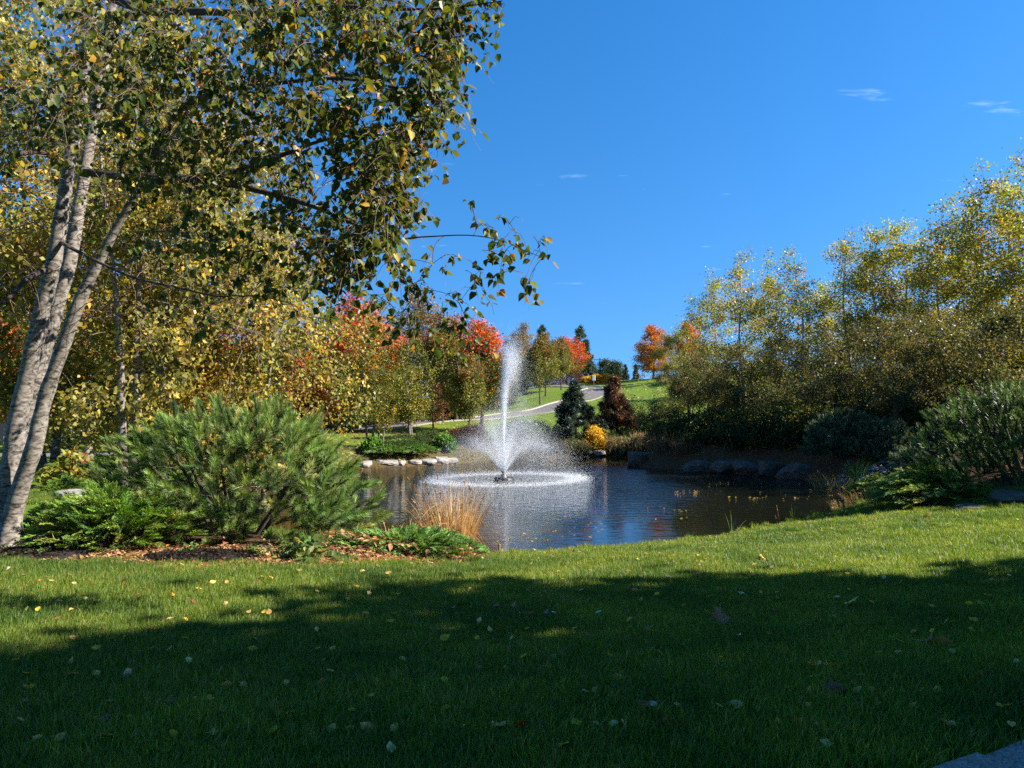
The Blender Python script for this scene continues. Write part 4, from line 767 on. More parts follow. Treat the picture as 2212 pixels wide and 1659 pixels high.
for dx, D, s, lab in [(668, 8.75, 1.2, 'leafy plant with yellowing leaves at the edge of the spreading juniper'), (640, 9.1, .9, 'small leafy plant under the pine shrub near the bed edge'), (555, 8.9, .7, 'tiny blue-green plant beside the black mulch'), (415, 9.0, .7, 'tiny green plant at the right foot of the feathery juniper')]:
    place('small', at(dx, D), R_(), s, lab, 'plant', gN)

# ------------------------------------------------------------------ stones
def rock_mesh(seed, flat=.62, mat=None, sub=3, cuts=9):
    rng = np.random.default_rng(seed); bm = bmesh.new(); bmesh.ops.create_icosphere(bm, subdivisions=sub, radius=1.0)
    pl = [(Vector(nrm(rng.normal(size=3) * np.array((1, 1, .8)))), rng.uniform(.62, .9)) for _ in range(cuts)] + [(Vector((rng.normal() * .12, rng.normal() * .12, 1)).normalized(), .62)]
    for v in bm.verts:
        for n_, d_ in pl:
            e = v.co.dot(n_) - d_
            if e > 0: v.co -= n_ * e * .92
        q = v.co * 2.3 + Vector((seed, 0, 0)); v.co += v.co.normalized() * (.06 * mnoise.noise(q) + .03 * mnoise.noise(q * 2.7) + .05 * (abs(mnoise.noise(Vector((0, 0, v.co.z * 5 + seed)))) - .2))
        v.co.z *= flat
    me = bpy.data.meshes.new('rock'); bm.to_mesh(me); bm.free(); me.materials.append(mat or M_STONE)
    return me
PALE = [rock_mesh(s, .6, M_STONE) for s in (1, 2, 3, 4)]; DARK = [rock_mesh(s, .72, M_STONE_DARK, 3, 16) for s in (5, 6, 7, 8)]
def stone(me, pos, sx, sy, sz, rz, name, label, group=None):
    o = obj(name, me, None, tuple(float(v) for v in pos), rz); o.scale = (sx, sy, sz); set_props(o, label, 'rock', group); return o
gBS = 'pale stones edging the far bank'
for k, (dx, w, hgt_, lab) in enumerate([(790, .5, .55, 'small pale bank stone touching the right edge of the large pine shrub'), (834, 1.15, .62, 'longest pale bank stone, lying low at the water'), (867, .45, .42, 'small grey bank stone right of the longest one'), (890, .78, .45, 'flat bank stone below the paired river birch'), (922, .8, .5, 'squarish bank stone left of the bright hydrangea'), (950, .78, .8, 'highest pale bank stone, tilted below the bright hydrangea'), (972, .7, .45, 'last pale bank stone before the fountain spray')]):
    D = float(np.interp(dx, [780, 934, 1046], [34.6, 36.2, 38.5])) + .25; x = (dx - CX) / F_PX * D
    stone(PALE[k % 4], (x, D, ZW + .16), w * .66, .5, hgt_ * .78, rng.uniform(-.25, .25), 'bank_stone', lab, gBS)
gFB = 'pale boulders across the pond'
for k, (dx, D, w, h_, lab) in enumerate([(1172, 42.2, .95, .8, 'pale boulder half behind the fountain spray'), (1190, 42.0, .7, .75, 'pale blocky boulder right of the fountain spray'), (1210, 42.2, .7, .8, 'pale boulder left of the rounded evergreen'), (1292, 42.4, .62, .6, 'pale round boulder below the golden shrub'), (1268, 42.5, .45, .5, 'small pale boulder left of the round one'), (1418, 44.5, .6, .5, 'pale stone above the dry grasses near the dark bank')]):
    p = at(dx, D); p[2] = max(p[2], ZW + .1) + .1; stone(PALE[(k + 1) % 4], p, w * .6, .45, h_ * .7, rng.uniform(-.5, .5), 'boulder', lab, gFB)
gRB = 'dark rocks along the right bank'
for k, (dx, D, w, h_, lab) in enumerate([(1392, 33.6, 1.75, 1.05, 'big rounded dark boulder at the tip of the right bank'), (1512, 30.3, 1.25, .62, 'low dark rock left end of the right bank row'), (1562, 29.0, 1.15, .72, 'dark rock with pale sunlit streak on the right bank'), (1612, 28.2, 1.0, .8, 'dark rock with rusty patch on the right bank'), (1668, 27.2, 1.25, .85, 'wide dark layered rock on the right bank'), (1732, 26.0, 1.45, .85, 'widest dark rock, ending the right bank row by the gravel')]):
    x = (dx - CX) / F_PX * D; stone(DARK[k % 4], (x, D, ZW + .16), w * .72, .65, h_ * .95, rng.uniform(-.3, .3), 'bank_rock', lab, gRB)
p = at(1975, 18.0); p[2] += .12; stone(PALE[2], p, .52, .45, .62, .4, 'boulder', 'pale grey rock under the sun-painted juniper at right')
p = at(1925, 18.8); p[2] += .0; stone(DARK[1], p, .75, .4, .35, .1, 'boulder', 'flat dark slab beside the pale grey rock at right')
p = at(2085, 13.0); p[2] += .02; stone(DARK[2], p, .42, .3, .25, .2, 'boulder', 'low grey rock at the foot of the right pine shrub')
p = at(2195, 13.2); p[2] += .04; stone(DARK[3], p, .6, .4, .4, -.2, 'boulder', 'larger grey rock at the right edge under the pine shrub')
p = at(155, 13.6); p[2] += .06; stone(PALE[0], p, .33, .3, .32, .3, 'boulder', 'pale rock on the small lawn behind the feathery juniper')
p = at(205, 13.2); p[2] += .0; stone(DARK[0], p, .22, .2, .25, .9, 'boulder', 'dark stone right of the pale rock behind the feathery juniper')
p = at(285, 13.6); p[2] += .04; stone(PALE[1], p, .5, .3, .35, .1, 'boulder', 'pale stone glimpsed under the left side of the pine shrub')

# ------------------------------------------------------------------ reeds, irises, stake
def blades(rng, n, r, H, spread, cols, wid=.008, droop=.5, seg=6, kink=.0, lean=(0, 0)):
    a = rng.uniform(0, 6.28, n); q = r * np.sqrt(rng.uniform(0, 1, n)); base = np.stack((q * np.cos(a), q * np.sin(a), np.full(n, -.08)), 1)
    h = H * rng.uniform(.45, 1.0, n); out = np.stack((np.cos(a), np.sin(a)), 1) * (rng.uniform(.1, 1, n) * spread * (.4 + q / r))[:, None] + rng.normal(size=(n, 2)) * spread * .25 + np.array(lean)
    t = np.linspace(0, 1, seg + 1); pts = np.empty((n, seg + 1, 3)); dr = rng.uniform(.2, 1, n) * droop; kp = rng.uniform(.35, .8, n); kk = (rng.uniform(size=n) < kink)
    kd = rng.normal(size=(n, 2)) * .35
    for i, tt in enumerate(t):
        f_ = tt ** 1.6; pts[:, i, :2] = base[:, :2] + out * (h * f_)[:, None]; pts[:, i, 2] = base[:, 2] + h * (tt - dr * tt ** 3 * .6)
        bent = kk & (tt > kp); ex = np.where(bent, tt - kp, 0); pts[:, i, :2] += kd * (ex * h * 1.6)[:, None]; pts[:, i, 2] -= ex * h * 1.5
    w = wid * rng.uniform(.6, 1.2, n); side = nrm(np.stack((-np.sin(a + 1), np.cos(a + 1), np.zeros(n)), 1) + rng.normal(size=(n, 3)) * .4)
    tw = np.maximum(1 - t ** 2, .12); L = pts - side[:, None] * (w[:, None] * tw[None])[..., None] / 2; R = pts + side[:, None] * (w[:, None] * tw[None])[..., None] / 2
    V = np.stack((L, R), 2).reshape(-1, 3); i, j = np.meshgrid(np.arange(n), np.arange(seg), indexing='ij'); b_ = (i * (seg + 1) * 2 + j * 2).ravel()
    C = np.repeat(pick_cols(rng, n, cols, .3), (seg + 1) * 2, 0); return V, np.stack((b_, b_ + 1, b_ + 3, b_ + 2), -1), C, pts
STRAW = pal((4, (.50, .31, .13)), (3, (.60, .41, .20)), (2, (.34, .20, .09)), (.5, (.24, .26, .09)))
def reed(name, pos, label, cat, n, r, H, spread, cols, seed, group=None, heads=0, **kw):
    rg = np.random.default_rng(seed); V, F_, C, pts = blades(rg, n, r, H, spread, cols, **kw); root = empty(name, tuple(float(v) for v in pos)); set_props(root, label, cat, group)
    obj('stalks', mesh_quads('stalks', V, F_, M_STRAW, C), root)['kind'] = 'stuff'
    if heads:
        i = rg.choice(n, heads, replace=False); tip = pts[i, -1]; dr = nrm(pts[i, -1] - pts[i, -2]); k = 9; c = np.repeat(tip, k, 0) - np.repeat(dr, k, 0) * rg.uniform(0, .09, (heads * k, 1)); ax = np.repeat(dr, k, 0) + rand_dirs(rg, heads * k) * .7
        V, F_, C = scatter(c, ax, rand_dirs(rg, heads * k), .035, T_OVAL, pick_cols(rg, heads * k, pal((2, (.34, .2, .1)), (1, (.22, .12, .06))))); obj('seed_heads', mesh_quads('seed_heads', V, F_, M_STRAW, C), root)['kind'] = 'stuff'
    return root
def wat(dx, D): return np.array(((dx - CX) / F_PX * D, D, max(ZW, hz((dx - CX) / F_PX * D, D))))
reed('reed_clump', wat(968, 11.7), 'tall tan reed clump standing at the near water edge', 'reeds', 900, .38, 1.45, .34, STRAW, 81, None, 46, wid=.011, droop=.35, kink=.25)
reed('reed_clump', wat(845, 12.2), 'collapsed tangle of dry reeds left of the tall reed clump', 'reeds', 480, .5, .85, .8, STRAW, 82, None, 12, wid=.008, droop=1.2, kink=.75)
GR2 = pal((4, (.36, .27, .11)), (2, (.26, .25, .07)), (2, (.16, .19, .05)), (1, (.34, .16, .09)))
reed('grass_clump', wat(1880, 17.6), 'dry yellow grass clump at the water edge by the sprawling juniper', 'grass clump', 360, .62, .62, .55, GR2, 83, None, 30, wid=.009, droop=.5, kink=.2)
reed('grass_clump', wat(1815, 17.2), 'short dry grass tuft at the right corner of the pond', 'grass clump', 160, .3, .42, .6, GR2, 84, None, 8, wid=.009, droop=.6, kink=.3)
reed('grass_clump', wat(1790, 22.4), 'dry grass with tall seed stalks left of the gravel patch', 'grass clump', 260, .55, .75, .6, GR2, 85, None, 24, wid=.012, droop=.5, kink=.15)
reed('grass_clump', wat(1845, 22.2), 'green blade clump at the foot of the sun-painted juniper', 'grass clump', 110, .25, .85, .5, pal((3, (.12, .22, .03)), (1, (.26, .28, .06))), 86, None, 0, wid=.02, droop=.4)
BR2 = pal((3, (.17, .11, .055)), (2, (.12, .09, .04)), (1, (.22, .17, .08)))
reed('grass_clump', wat(1440, 32.3), 'brown drooping grass mound right of the big dark boulder', 'grass clump', 700, .95, 1.3, .75, BR2, 87, None, 0, wid=.016, droop=1.1)
reed('grass_clump', wat(1480, 31.2), 'brown drooping grass hanging over the left bank rock', 'grass clump', 420, .6, 1.0, .7, BR2, 88, None, 0, wid=.016, droop=1.2)
reed('grass_clump', wat(1622, 29.0) + np.array((0, .4, .6)), 'olive grass tuft spilling between the right bank rocks', 'grass clump', 300, .5, .9, .7, pal((2, (.22, .20, .07)), (2, (.12, .14, .04))), 89, None, 0, wid=.016, droop=.9)
reed('grass_clump', wat(1690, 28.0) + np.array((0, .4, .6)), 'small green tuft above the widest right bank rock', 'grass clump', 70, .2, .6, .6, pal((2, (.10, .17, .05)), (1, (.2, .22, .07))), 90, None, 0, wid=.022, droop=.5)
reed('grass_clump', wat(1530, 30.6) + np.array((0, .3, .5)), 'small yellowish tuft above the low left bank rock', 'grass clump', 70, .2, .55, .6, pal((2, (.22, .22, .06)), (1, (.12, .14, .04))), 91, None, 0, wid=.02, droop=.5)
reed('grass_clump', at(1395, 42.8), 'pale feathery grass with upright plumes at the far waterline', 'grass clump', 420, .8, 1.35, .35, pal((3, (.45, .36, .20)), (2, (.36, .30, .14))), 92, None, 60, wid=.025, droop=.4)
reed('water_iris', wat(1574, 13.9), 'green water iris with three bent blades at the lawn edge', 'plant', 6, .04, .62, .55, pal((1, (.16, .30, .05)),), 93, None, 0, wid=.022, droop=.25)
reed('water_iris', wat(1702, 15.6), 'small water iris in the pond right of the larger one', 'plant', 4, .03, .48, .45, pal((1, (.20, .30, .05)),), 94, None, 0, wid=.022, droop=.2)
reed('dry_stalk', wat(1672, 15.0), 'thin reddish dry stalk in the water between the two irises', 'plant', 3, .05, .55, .25, pal((1, (.25, .12, .07)),), 95, None, 2, wid=.012, droop=.1)
def box_bm(bm, x0, x1, y0, y1, z0, z1):
    v = [bm.verts.new((x, y, z)) for z in (z0, z1) for x, y in ((x0, y0), (x1, y0), (x1, y1), (x0, y1))]
    for q in ((0, 3, 2, 1), (4, 5, 6, 7), (0, 1, 5, 4), (1, 2, 6, 5), (2, 3, 7, 6), (3, 0, 4, 7)): bm.faces.new([v[k] for k in q])
def box_part(name, boxes, mat, parent=None, bev=0.0):
    bm = bmesh.new()
    for b_ in boxes: box_bm(bm, *b_)
    if bev: bmesh.ops.bevel(bm, geom=bm.edges[:], offset=bev, segments=1, affect='EDGES')
    me = bpy.data.meshes.new(name); bm.to_mesh(me); bm.free(); me.materials.append(mat); return obj(name, me, parent)
M_WOOD = noise_mat('weathered_wood', [(0.3, (0.16, 0.11, 0.06)), (0.7, (0.38, 0.28, 0.17))], (6, 6, 1), 6, 5, 0.9, 0.4, 0.004)
p = wat(1073, 11.95); o = box_part('wooden_stake', [(-.017, .017, -.017, .017, -.3, .2)], M_WOOD, None, .005); o.location = tuple(p); o.rotation_euler = (.05, .06, .4); set_props(o, 'short wooden stake at the water edge right of the tall reeds', 'stake')
c0 = np.array(wat(1450, 29.2)); c1 = np.array(wat(1562, 30.2)); t = np.linspace(0, 1, 7)[:, None]; c0[2] = c1[2] = ZW + .01; cc = c0 * (1 - t) + c1 * t; cc[:, 2] += .08 * t[:, 0] ** 2; cc[:, 1] += .08 * np.sin(t[:, 0] * 6)
V, F_ = tube_arrays([(cc, np.linspace(.012, .03, 7))], 6); o = obj('floating_branch', mesh_quads('floating_branch', V, F_, M_TWIG_PALE, None, True)); set_props(o, 'thin bare branch floating below the right bank rocks', 'branch')

# ------------------------------------------------------------------ fountain
M_DROP, n, l = new_mat('water_drops')
o_ = n.new('ShaderNodeOutputMaterial'); d_ = n.new('ShaderNodeBsdfDiffuse'); d_.inputs[0].default_value = (.86, .90, .95, 1); t_ = n.new('ShaderNodeBsdfTranslucent'); t_.inputs[0].default_value = (.9, .93, .97, 1)
g_ = n.new('ShaderNodeBsdfGlossy'); g_.inputs['Roughness'].default_value = .15; a_ = n.new('ShaderNodeMixShader'); a_.inputs[0].default_value = .5; b_ = n.new('ShaderNodeMixShader'); b_.inputs[0].default_value = 0.0
l.new(d_.outputs[0], a_.inputs[1]); l.new(t_.outputs[0], a_.inputs[2]); l.new(a_.outputs[0], b_.inputs[1]); l.new(g_.outputs[0], b_.inputs[2]); l.new(b_.outputs[0], o_.inputs[0])
rg = np.random.default_rng(101); g0 = 9.81
def drops(name, pos, vel, size, parent):
    m = len(pos); v = nrm(vel); a = nrm(np.cross(v, rand_dirs(rg, m))); b2 = np.cross(v, a); st = 1 + np.minimum(np.linalg.norm(vel, axis=1), 9) * .16
    V = np.stack((pos + v * (size * st)[:, None], pos + a * size[:, None] * .7 - v * size[:, None] * .3, pos - a * size[:, None] * .7 - v * size[:, None] * .3), 1).reshape(-1, 3)
    f_ = np.array([(0, 1, 2)])[None] + (np.arange(m) * 3)[:, None, None]
    o = obj(name, mesh_quads(name, V, f_.reshape(-1, 3), M_DROP), parent); o['kind'] = 'stuff'; return o
def ballistic(n, vz, vr, tf, jz, jr, wind=.12, narms=0, tb=1.0, z0=.18):
    a = rg.uniform(0, 6.283, n)
    if narms: a = np.round(a / 6.283 * narms) / narms * 6.283 + rg.normal(size=n) * .05
    vzz = vz * (1 + jz * rg.normal(size=n)); vrr = vr * (1 + jr * rg.normal(size=n)); T = 2 * vzz / g0 * tf; t = rg.uniform(0, 1, n) ** tb * T
    turb = .05 * (t ** 1.2)[:, None] * rg.normal(size=(n, 3))
    pos = np.stack((vrr * np.cos(a) * t + wind * t * t, vrr * np.sin(a) * t, z0 + vzz * t - .5 * g0 * t * t), 1) + turb
    vel = np.stack((vrr * np.cos(a) + wind * t, vrr * np.sin(a), vzz - g0 * t), 1); k = pos[:, 2] > 0; return pos[k], vel[k]
ft = empty('fountain', (float(FX[0]), float(FX[1]), ZW)); set_props(ft, 'floating pond fountain throwing a tall white jet and a ring of spray', 'fountain')
bm = bmesh.new(); bmesh.ops.create_cone(bm, cap_ends=True, segments=28, radius1=.42, radius2=.36, depth=.14); bmesh.ops.translate(bm, verts=bm.verts, vec=(0, 0, .02)); me = bpy.data.meshes.new('float'); bm.to_mesh(me); bm.free(); me.materials.append(plain_mat('black_plastic', (.02, .02, .022), .5)); obj('float', me, ft)
bm = bmesh.new(); bmesh.ops.create_cone(bm, cap_ends=True, segments=20, radius1=.13, radius2=.09, depth=.14); bmesh.ops.translate(bm, verts=bm.verts, vec=(0, 0, .15)); me = bpy.data.meshes.new('nozzle'); bm.to_mesh(me); bm.free(); me.materials.append(plain_mat('nozzle_steel', (.25, .25, .26), .35, .5, .8)); obj('nozzle', me, ft)
p, v = ballistic(72000, 9.2, .18, .62, .05, .55, .40); drops('central_jet', p, v, rg.uniform(.003, .009, len(p)), ft)
p, v = ballistic(34000, 8.9, .30, 1.0, .06, .6, .55); drops('falling_mist', p, v, rg.uniform(.002, .005, len(p)), ft)
p, v = ballistic(105000, 6.1, 1.3, .95, .09, .2, .12, 0, 1.3); drops('inner_cone', p, v, rg.uniform(.0025, .0068, len(p)), ft)
p, v = ballistic(150000, 4.9, 2.78, 1.0, .08, .08, .10, 0, 1.25); drops('outer_cone', p, v, rg.uniform(.0022, .0062, len(p)), ft)
nm = 130000; u = rg.uniform(0, 1, nm); vz = 4.7 + 4.4 * u; vr = 2.7 * (1 - u) ** 1.15 * rg.uniform(.55, 1.0, nm); a = rg.uniform(0, 6.283, nm); T = 2 * vz / g0; t = rg.uniform(0, 1, nm) ** .9 * T
pos = np.stack((vr * np.cos(a) * t + .3 * t * t, vr * np.sin(a) * t, .18 + vz * t - .5 * g0 * t * t), 1) + .07 * (t ** 1.2)[:, None] * rg.normal(size=(nm, 3)); vel = np.stack((vr * np.cos(a), vr * np.sin(a), vz - g0 * t), 1); k = pos[:, 2] > 0
drops('fine_spray', pos[k], vel[k], rg.uniform(.0018, .0048, int(k.sum())), ft)
a = rg.uniform(0, 6.283, 46000); q = 2.7 + rg.normal(size=46000) * .25; hgt_r = rg.exponential(.06, 46000); pos = np.stack((q * np.cos(a) + .12, q * np.sin(a), hgt_r), 1)
drops('splash_ring', pos, np.stack((rg.normal(size=46000), rg.normal(size=46000), np.abs(rg.normal(size=46000)) * 2), 1), rg.uniform(.004, .013, 46000), ft)

# ------------------------------------------------------------------ houses, pole, sign
M_WALL = noise_mat('white_siding', [(0.3, (.62, .64, .66)), (0.7, (.80, .80, .80))], (.4, .4, 9), 3, 3, .7, .15, .01); M_ROOF = noise_mat('roof_shingle', [(0.3, (.04, .04, .045)), (0.7, (.10, .10, .105))], (2, 2, 8), 5, 4, .9, .3); M_GLASS = plain_mat('window_glass', (.03, .04, .055), .08, .6); M_TRIM = plain_mat('white_trim', (.78, .78, .78), .5); M_SHUT = plain_mat('shutter', (.02, .025, .035), .6)
def house(pos, rz, label):
    h = empty('house', tuple(float(v) for v in pos), rz); set_props(h, label, 'house', 'white houses behind the trees')
    box_part('wall', [(-6, 6, -4, 4, -.4, 5.2)], M_WALL, h)
    bm = bmesh.new(); vv = [bm.verts.new(v) for v in ((-6.4, -4.5, 5.15), (6.4, -4.5, 5.15), (6.4, 4.5, 5.15), (-6.4, 4.5, 5.15), (-6.4, 0, 8.2), (6.4, 0, 8.2))]
    for q in ((0, 1, 5, 4), (2, 3, 4, 5), (0, 4, 3), (1, 2, 5), (3, 2, 1, 0)): bm.faces.new([vv[k] for k in q])
    me = bpy.data.meshes.new('roof'); bm.to_mesh(me); bm.free(); me.materials.append(M_ROOF); rf = obj('roof', me, h); box_part('chimney', [(2.6, 3.4, .6, 1.3, 6.4, 9.0)], M_STONE, rf)
    for fl_ in (1.1, 3.5):
        for x in (-4.5, -2.2, 2.2, 4.5):
            w = box_part('window', [(x - .5, x + .5, -4.03, -3.95, fl_, fl_ + 1.4)], M_GLASS, h)
            box_part('frame', [(x - .58, x - .5, -4.07, -3.9, fl_ - .08, fl_ + 1.48), (x + .5, x + .58, -4.07, -3.9, fl_ - .08, fl_ + 1.48), (x - .5, x + .5, -4.07, -3.9, fl_ + 1.4, fl_ + 1.48), (x - .5, x + .5, -4.09, -3.9, fl_ - .08, fl_), (x - .025, x + .025, -4.06, -4.035, fl_, fl_ + 1.4), (x - .5, x - .028, -4.058, -4.035, fl_ + .68, fl_ + .72), (x + .028, x + .5, -4.058, -4.035, fl_ + .68, fl_ + .72)], M_TRIM, w)
            for s in (-1, 1): box_part('shutter', [(x + s * .8 - .2, x + s * .8 + .2, -4.06, -3.98, fl_ - .02, fl_ + 1.42)], M_SHUT, w)
    d = box_part('door', [(-.5, .5, -4.05, -3.95, 0, 2.1)], M_SHUT, h); box_part('handle', [(.36, .40, -4.12, -4.05, 1.0, 1.12)], M_GLASS, d)
    return h
house(at(95, 50) + np.array((-1, 0, 0)), .3, 'white house with dark shutters glimpsed right of the leaning birch trunks'); house(at(655, 70), .1, 'white house glimpsed just above the right end of the pine shrub')
pp = at(1297, 150); po = empty('utility_pole', tuple(pp)); set_props(po, 'thin utility pole with crossarms on the skyline between trees', 'pole')
V, F_ = tube_arrays([(np.array([(0, 0, -.5), (0, 0, 5), (0, 0, 9.2)]), np.array((.17, .14, .11)))], 8); obj('post', mesh_quads('post', V, F_, M_BARK), po)
for z in (8.7, 7.6, 6.3): box_part('crossarm', [(-1.3, 1.3, -.17, -.11, z, z + .14)], M_BARK, po)
pp = at(1283, 91.5); sg = empty('sign_board', tuple(pp)); set_props(sg, 'small white sign on a post beside the road on the hill', 'sign'); box_part('post', [(-.05, .05, -.05, .05, -.2, .8)], M_WOOD, sg)
box_part('panel', [(-.2, .2, -.04, .04, .8, 1.45)], M_TRIM, sg, .03)
pp = at(1237, 97); sg = empty('marker_post', tuple(pp)); set_props(sg, 'slim white marker post right of the red maple trunk', 'post'); box_part('post', [(-.07, .07, -.07, .07, -.2, .9)], M_TRIM, sg, .02); box_part('cap', [(-.09, .09, -.09, .09, .9, .96)], M_SHUT, sg)

# ------------------------------------------------------------------ lawn grass, leaf litter, mulch
rng = np.random.default_rng(201)
src = bpy.data.collections.new('grass_patches')
GP_ = pal((5, (.12, .21, .028)), (4, (.085, .165, .024)), (2.4, (.17, .25, .04)), (.9, (.28, .29, .07)), (.4, (.42, .37, .16)))
for k in range(5):
    m = 620; c = np.stack((rng.uniform(-.17, .17, m), rng.uniform(-.17, .17, m), np.full(m, -.012)), 1); h = rng.uniform(.04, .095, m); a = rng.uniform(0, 6.28, m); ln_ = rng.uniform(.1, .85, m)
    d1 = np.stack((np.cos(a) * ln_ * .5, np.sin(a) * ln_ * .5, np.ones(m)), 1); d2 = np.stack((np.cos(a) * ln_ * 1.6, np.sin(a) * ln_ * 1.6, np.ones(m)), 1); s = np.stack((-np.sin(a + .6), np.cos(a + .6), np.zeros(m)), 1); w = rng.uniform(.0018, .0038, m)[:, None]
    mid = c + nrm(d1) * (h * .55)[:, None]; tip = mid + nrm(d2) * (h * .5)[:, None]
    V = np.stack((c - s * w, c + s * w, mid + s * w * .8, mid - s * w * .8, tip + s * w * .12, tip - s * w * .12), 1).reshape(-1, 3); F_ = (np.array([(0, 1, 2, 3), (3, 2, 4, 5)])[None] + (np.arange(m) * 6)[:, None, None]).reshape(-1, 4)
    C = np.repeat(pick_cols(rng, m, GP_, .25), 6, 0); po_ = bpy.data.objects.new('grass_patch', mesh_quads('grass_patch', V, F_, M_GRASS, C)); src.objects.link(po_)
pts = []
for lo, hi, dens in ((2.3, 6, 30), (6, 10, 24), (10, 19, 18)):
    st_ = 1 / math.sqrt(dens); x, y = np.meshgrid(np.arange(-16, 16, st_), np.arange(lo, hi, st_)); x = x.ravel() + rng.uniform(-.45, .45, x.size) * st_; y = y.ravel() + rng.uniform(-.45, .45, y.size) * st_; k = (np.abs(x) < .78 * y + 1.2); pts.append(np.stack((x[k], y[k]), 1))
pts = np.concatenate(pts); d = pond_dist(pts[:, 0], pts[:, 1]); by = bed_y(pts[:, 0]) + .10 * np.sin(pts[:, 0] * 5)
k = (d > .10) & (pts[:, 1] > kerb_y(pts[:, 0]) + .40) & ~((pts[:, 1] > by) & (pts[:, 1] < 12.7) & (pts[:, 0] > -8.2)) & ~((pts[:, 0] > 8.3) & (pts[:, 1] > 14.2) & (d < 6)) & ~((pts[:, 0] > 9) & (pts[:, 1] > 13.2))
k &= ~((pts[:, 1] > bed_y(pts[:, 0]) - .25) & (pts[:, 0] < -.3) & (rng.uniform(size=len(pts)) < .5))
pts = pts[k]; z = hgt(pts[:, 0], pts[:, 1]); e = .15
nx_ = -(hgt(pts[:, 0] + e, pts[:, 1]) - z) / e; ny_ = -(hgt(pts[:, 0], pts[:, 1] + e) - z) / e
gme = bpy.data.meshes.new('grass'); gme.from_pydata(np.column_stack((pts, z)).tolist(), [], [])
ra = gme.attributes.new('rot', 'FLOAT_VECTOR', 'POINT'); ra.data.foreach_set('vector', np.column_stack((np.clip(-ny_, -.4, .4), np.clip(nx_, -.4, .4), rng.uniform(0, 6.28, len(pts)))).astype(np.float32).ravel())
sa_ = gme.attributes.new('scl', 'FLOAT', 'POINT'); sa_.data.foreach_set('value', (rng.uniform(.8, 1.2, len(pts)) * (1 + .35 * smooth(6.5, 3.5, pts[:, 1]))).astype(np.float32))
gme.materials.append(M_GRASS); grass = obj('grass', gme); set_props(grass, 'mown green lawn grass in front of the pond', 'grass', None, 'stuff')
ng = bpy.data.node_groups.new('grass_scatter', 'GeometryNodeTree'); ng.interface.new_socket('Geometry', in_out='INPUT', socket_type='NodeSocketGeometry'); ng.interface.new_socket('Geometry', in_out='OUTPUT', socket_type='NodeSocketGeometry')
gi = ng.nodes.new('NodeGroupInput'); go = ng.nodes.new('NodeGroupOutput'); ip = ng.nodes.new('GeometryNodeInstanceOnPoints'); ci = ng.nodes.new('GeometryNodeCollectionInfo'); ci.inputs['Collection'].default_value = src; ci.inputs['Separate Children'].default_value = True; ci.inputs['Reset Children'].default_value = True
ar = ng.nodes.new('GeometryNodeInputNamedAttribute'); ar.data_type = 'FLOAT_VECTOR'; ar.inputs['Name'].default_value = 'rot'; asn = ng.nodes.new('GeometryNodeInputNamedAttribute'); asn.data_type = 'FLOAT'; asn.inputs['Name'].default_value = 'scl'
ng.links.new(gi.outputs[0], ip.inputs['Points']); ng.links.new(ci.outputs[0], ip.inputs['Instance']); ip.inputs['Pick Instance'].default_value = True
er = ng.nodes.new('FunctionNodeEulerToRotation'); ng.links.new(ar.outputs[0], er.inputs[0]); ng.links.new(er.outputs[0], ip.inputs['Rotation']); ng.links.new(asn.outputs[0], ip.inputs['Scale']); ng.links.new(ip.outputs[0], go.inputs[0])
md = grass.modifiers.new('scatter', 'NODES'); md.node_group = ng
print('GRASS patches', len(pts))

# mulch sheets with chips
def patch(name, cx, cy_, rx, ry, lift, mat, label, cat, seed, chips=0):
    rg = np.random.default_rng(seed); nr, na = 9, 40; V = [(cx, cy_, hz(cx, cy_) + lift + .05)]
    for i in range(1, nr + 1):
        f_ = i / nr
        for j in range(na):
            a = j * 6.283 / na; q = f_ * (1 + .15 * math.sin(3 * a + seed) + .08 * math.sin(7 * a)); x = cx + rx * q * math.cos(a); y = cy_ + ry * q * math.sin(a); V.append((x, y, hz(x, y) + lift + .05 * (1 - f_ ** 2) + rg.normal() * .008 * (i < nr) - .03 * (i == nr)))
    bm = bmesh.new(); vv = [bm.verts.new(v) for v in V]
    for j in range(na): bm.faces.new((vv[0], vv[1 + j], vv[1 + (j + 1) % na]))
    for i in range(nr - 1):
        for j in range(na): a0 = 1 + i * na; bm.faces.new((vv[a0 + j], vv[a0 + na + j], vv[a0 + na + (j + 1) % na], vv[a0 + (j + 1) % na]))
    me = bpy.data.meshes.new(name); bm.to_mesh(me); bm.free(); me.materials.append(mat); root = empty(name, (0, 0, 0)); set_props(root, label, cat, None, 'stuff'); obj('bed', me, root)
    m = chips; a = rg.uniform(0, 6.28, m); q = np.sqrt(rg.uniform(0, 1, m)) * .98; x = cx + rx * q * np.cos(a); y = cy_ + ry * q * np.sin(a); c = np.stack((x, y, hgt(x, y) + lift + .055 * (1 - q ** 2) + .008), 1); ax = rand_dirs(rg, m) * np.array((1, 1, .4))
    V, F_, C = scatter(c, ax, rand_dirs(rg, m) + np.array((0, 0, 1)), rg.uniform(.02, .06, m), T_OVAL, pick_cols(rg, m, pal((4, (.018, .014, .012)), (2, (.04, .032, .026)), (.7, (.10, .08, .06))))); obj('chips', mesh_quads('chips', V, F_, M_DRY, C), root); return root
patch('mulch', -6.35, 9.0, 1.25, .62, .02, M_MULCH, 'black bark mulch mound around the birch base', 'mulch', 3, 3600)
patch('mulch', -3.75, 8.75, .75, .42, .02, M_MULCH, 'black bark mulch showing through dead leaves under the pine shrub', 'mulch', 4, 1800)
DEAD = pal((4, (.44, .255, .12)), (3, (.33, .175, .08)), (2, (.52, .35, .18)), (2.2, (.20, .11, .06)), (1.4, (.12, .07, .04)), (.8, (.50, .36, .09)), (.3, (.4, .12, .05)))
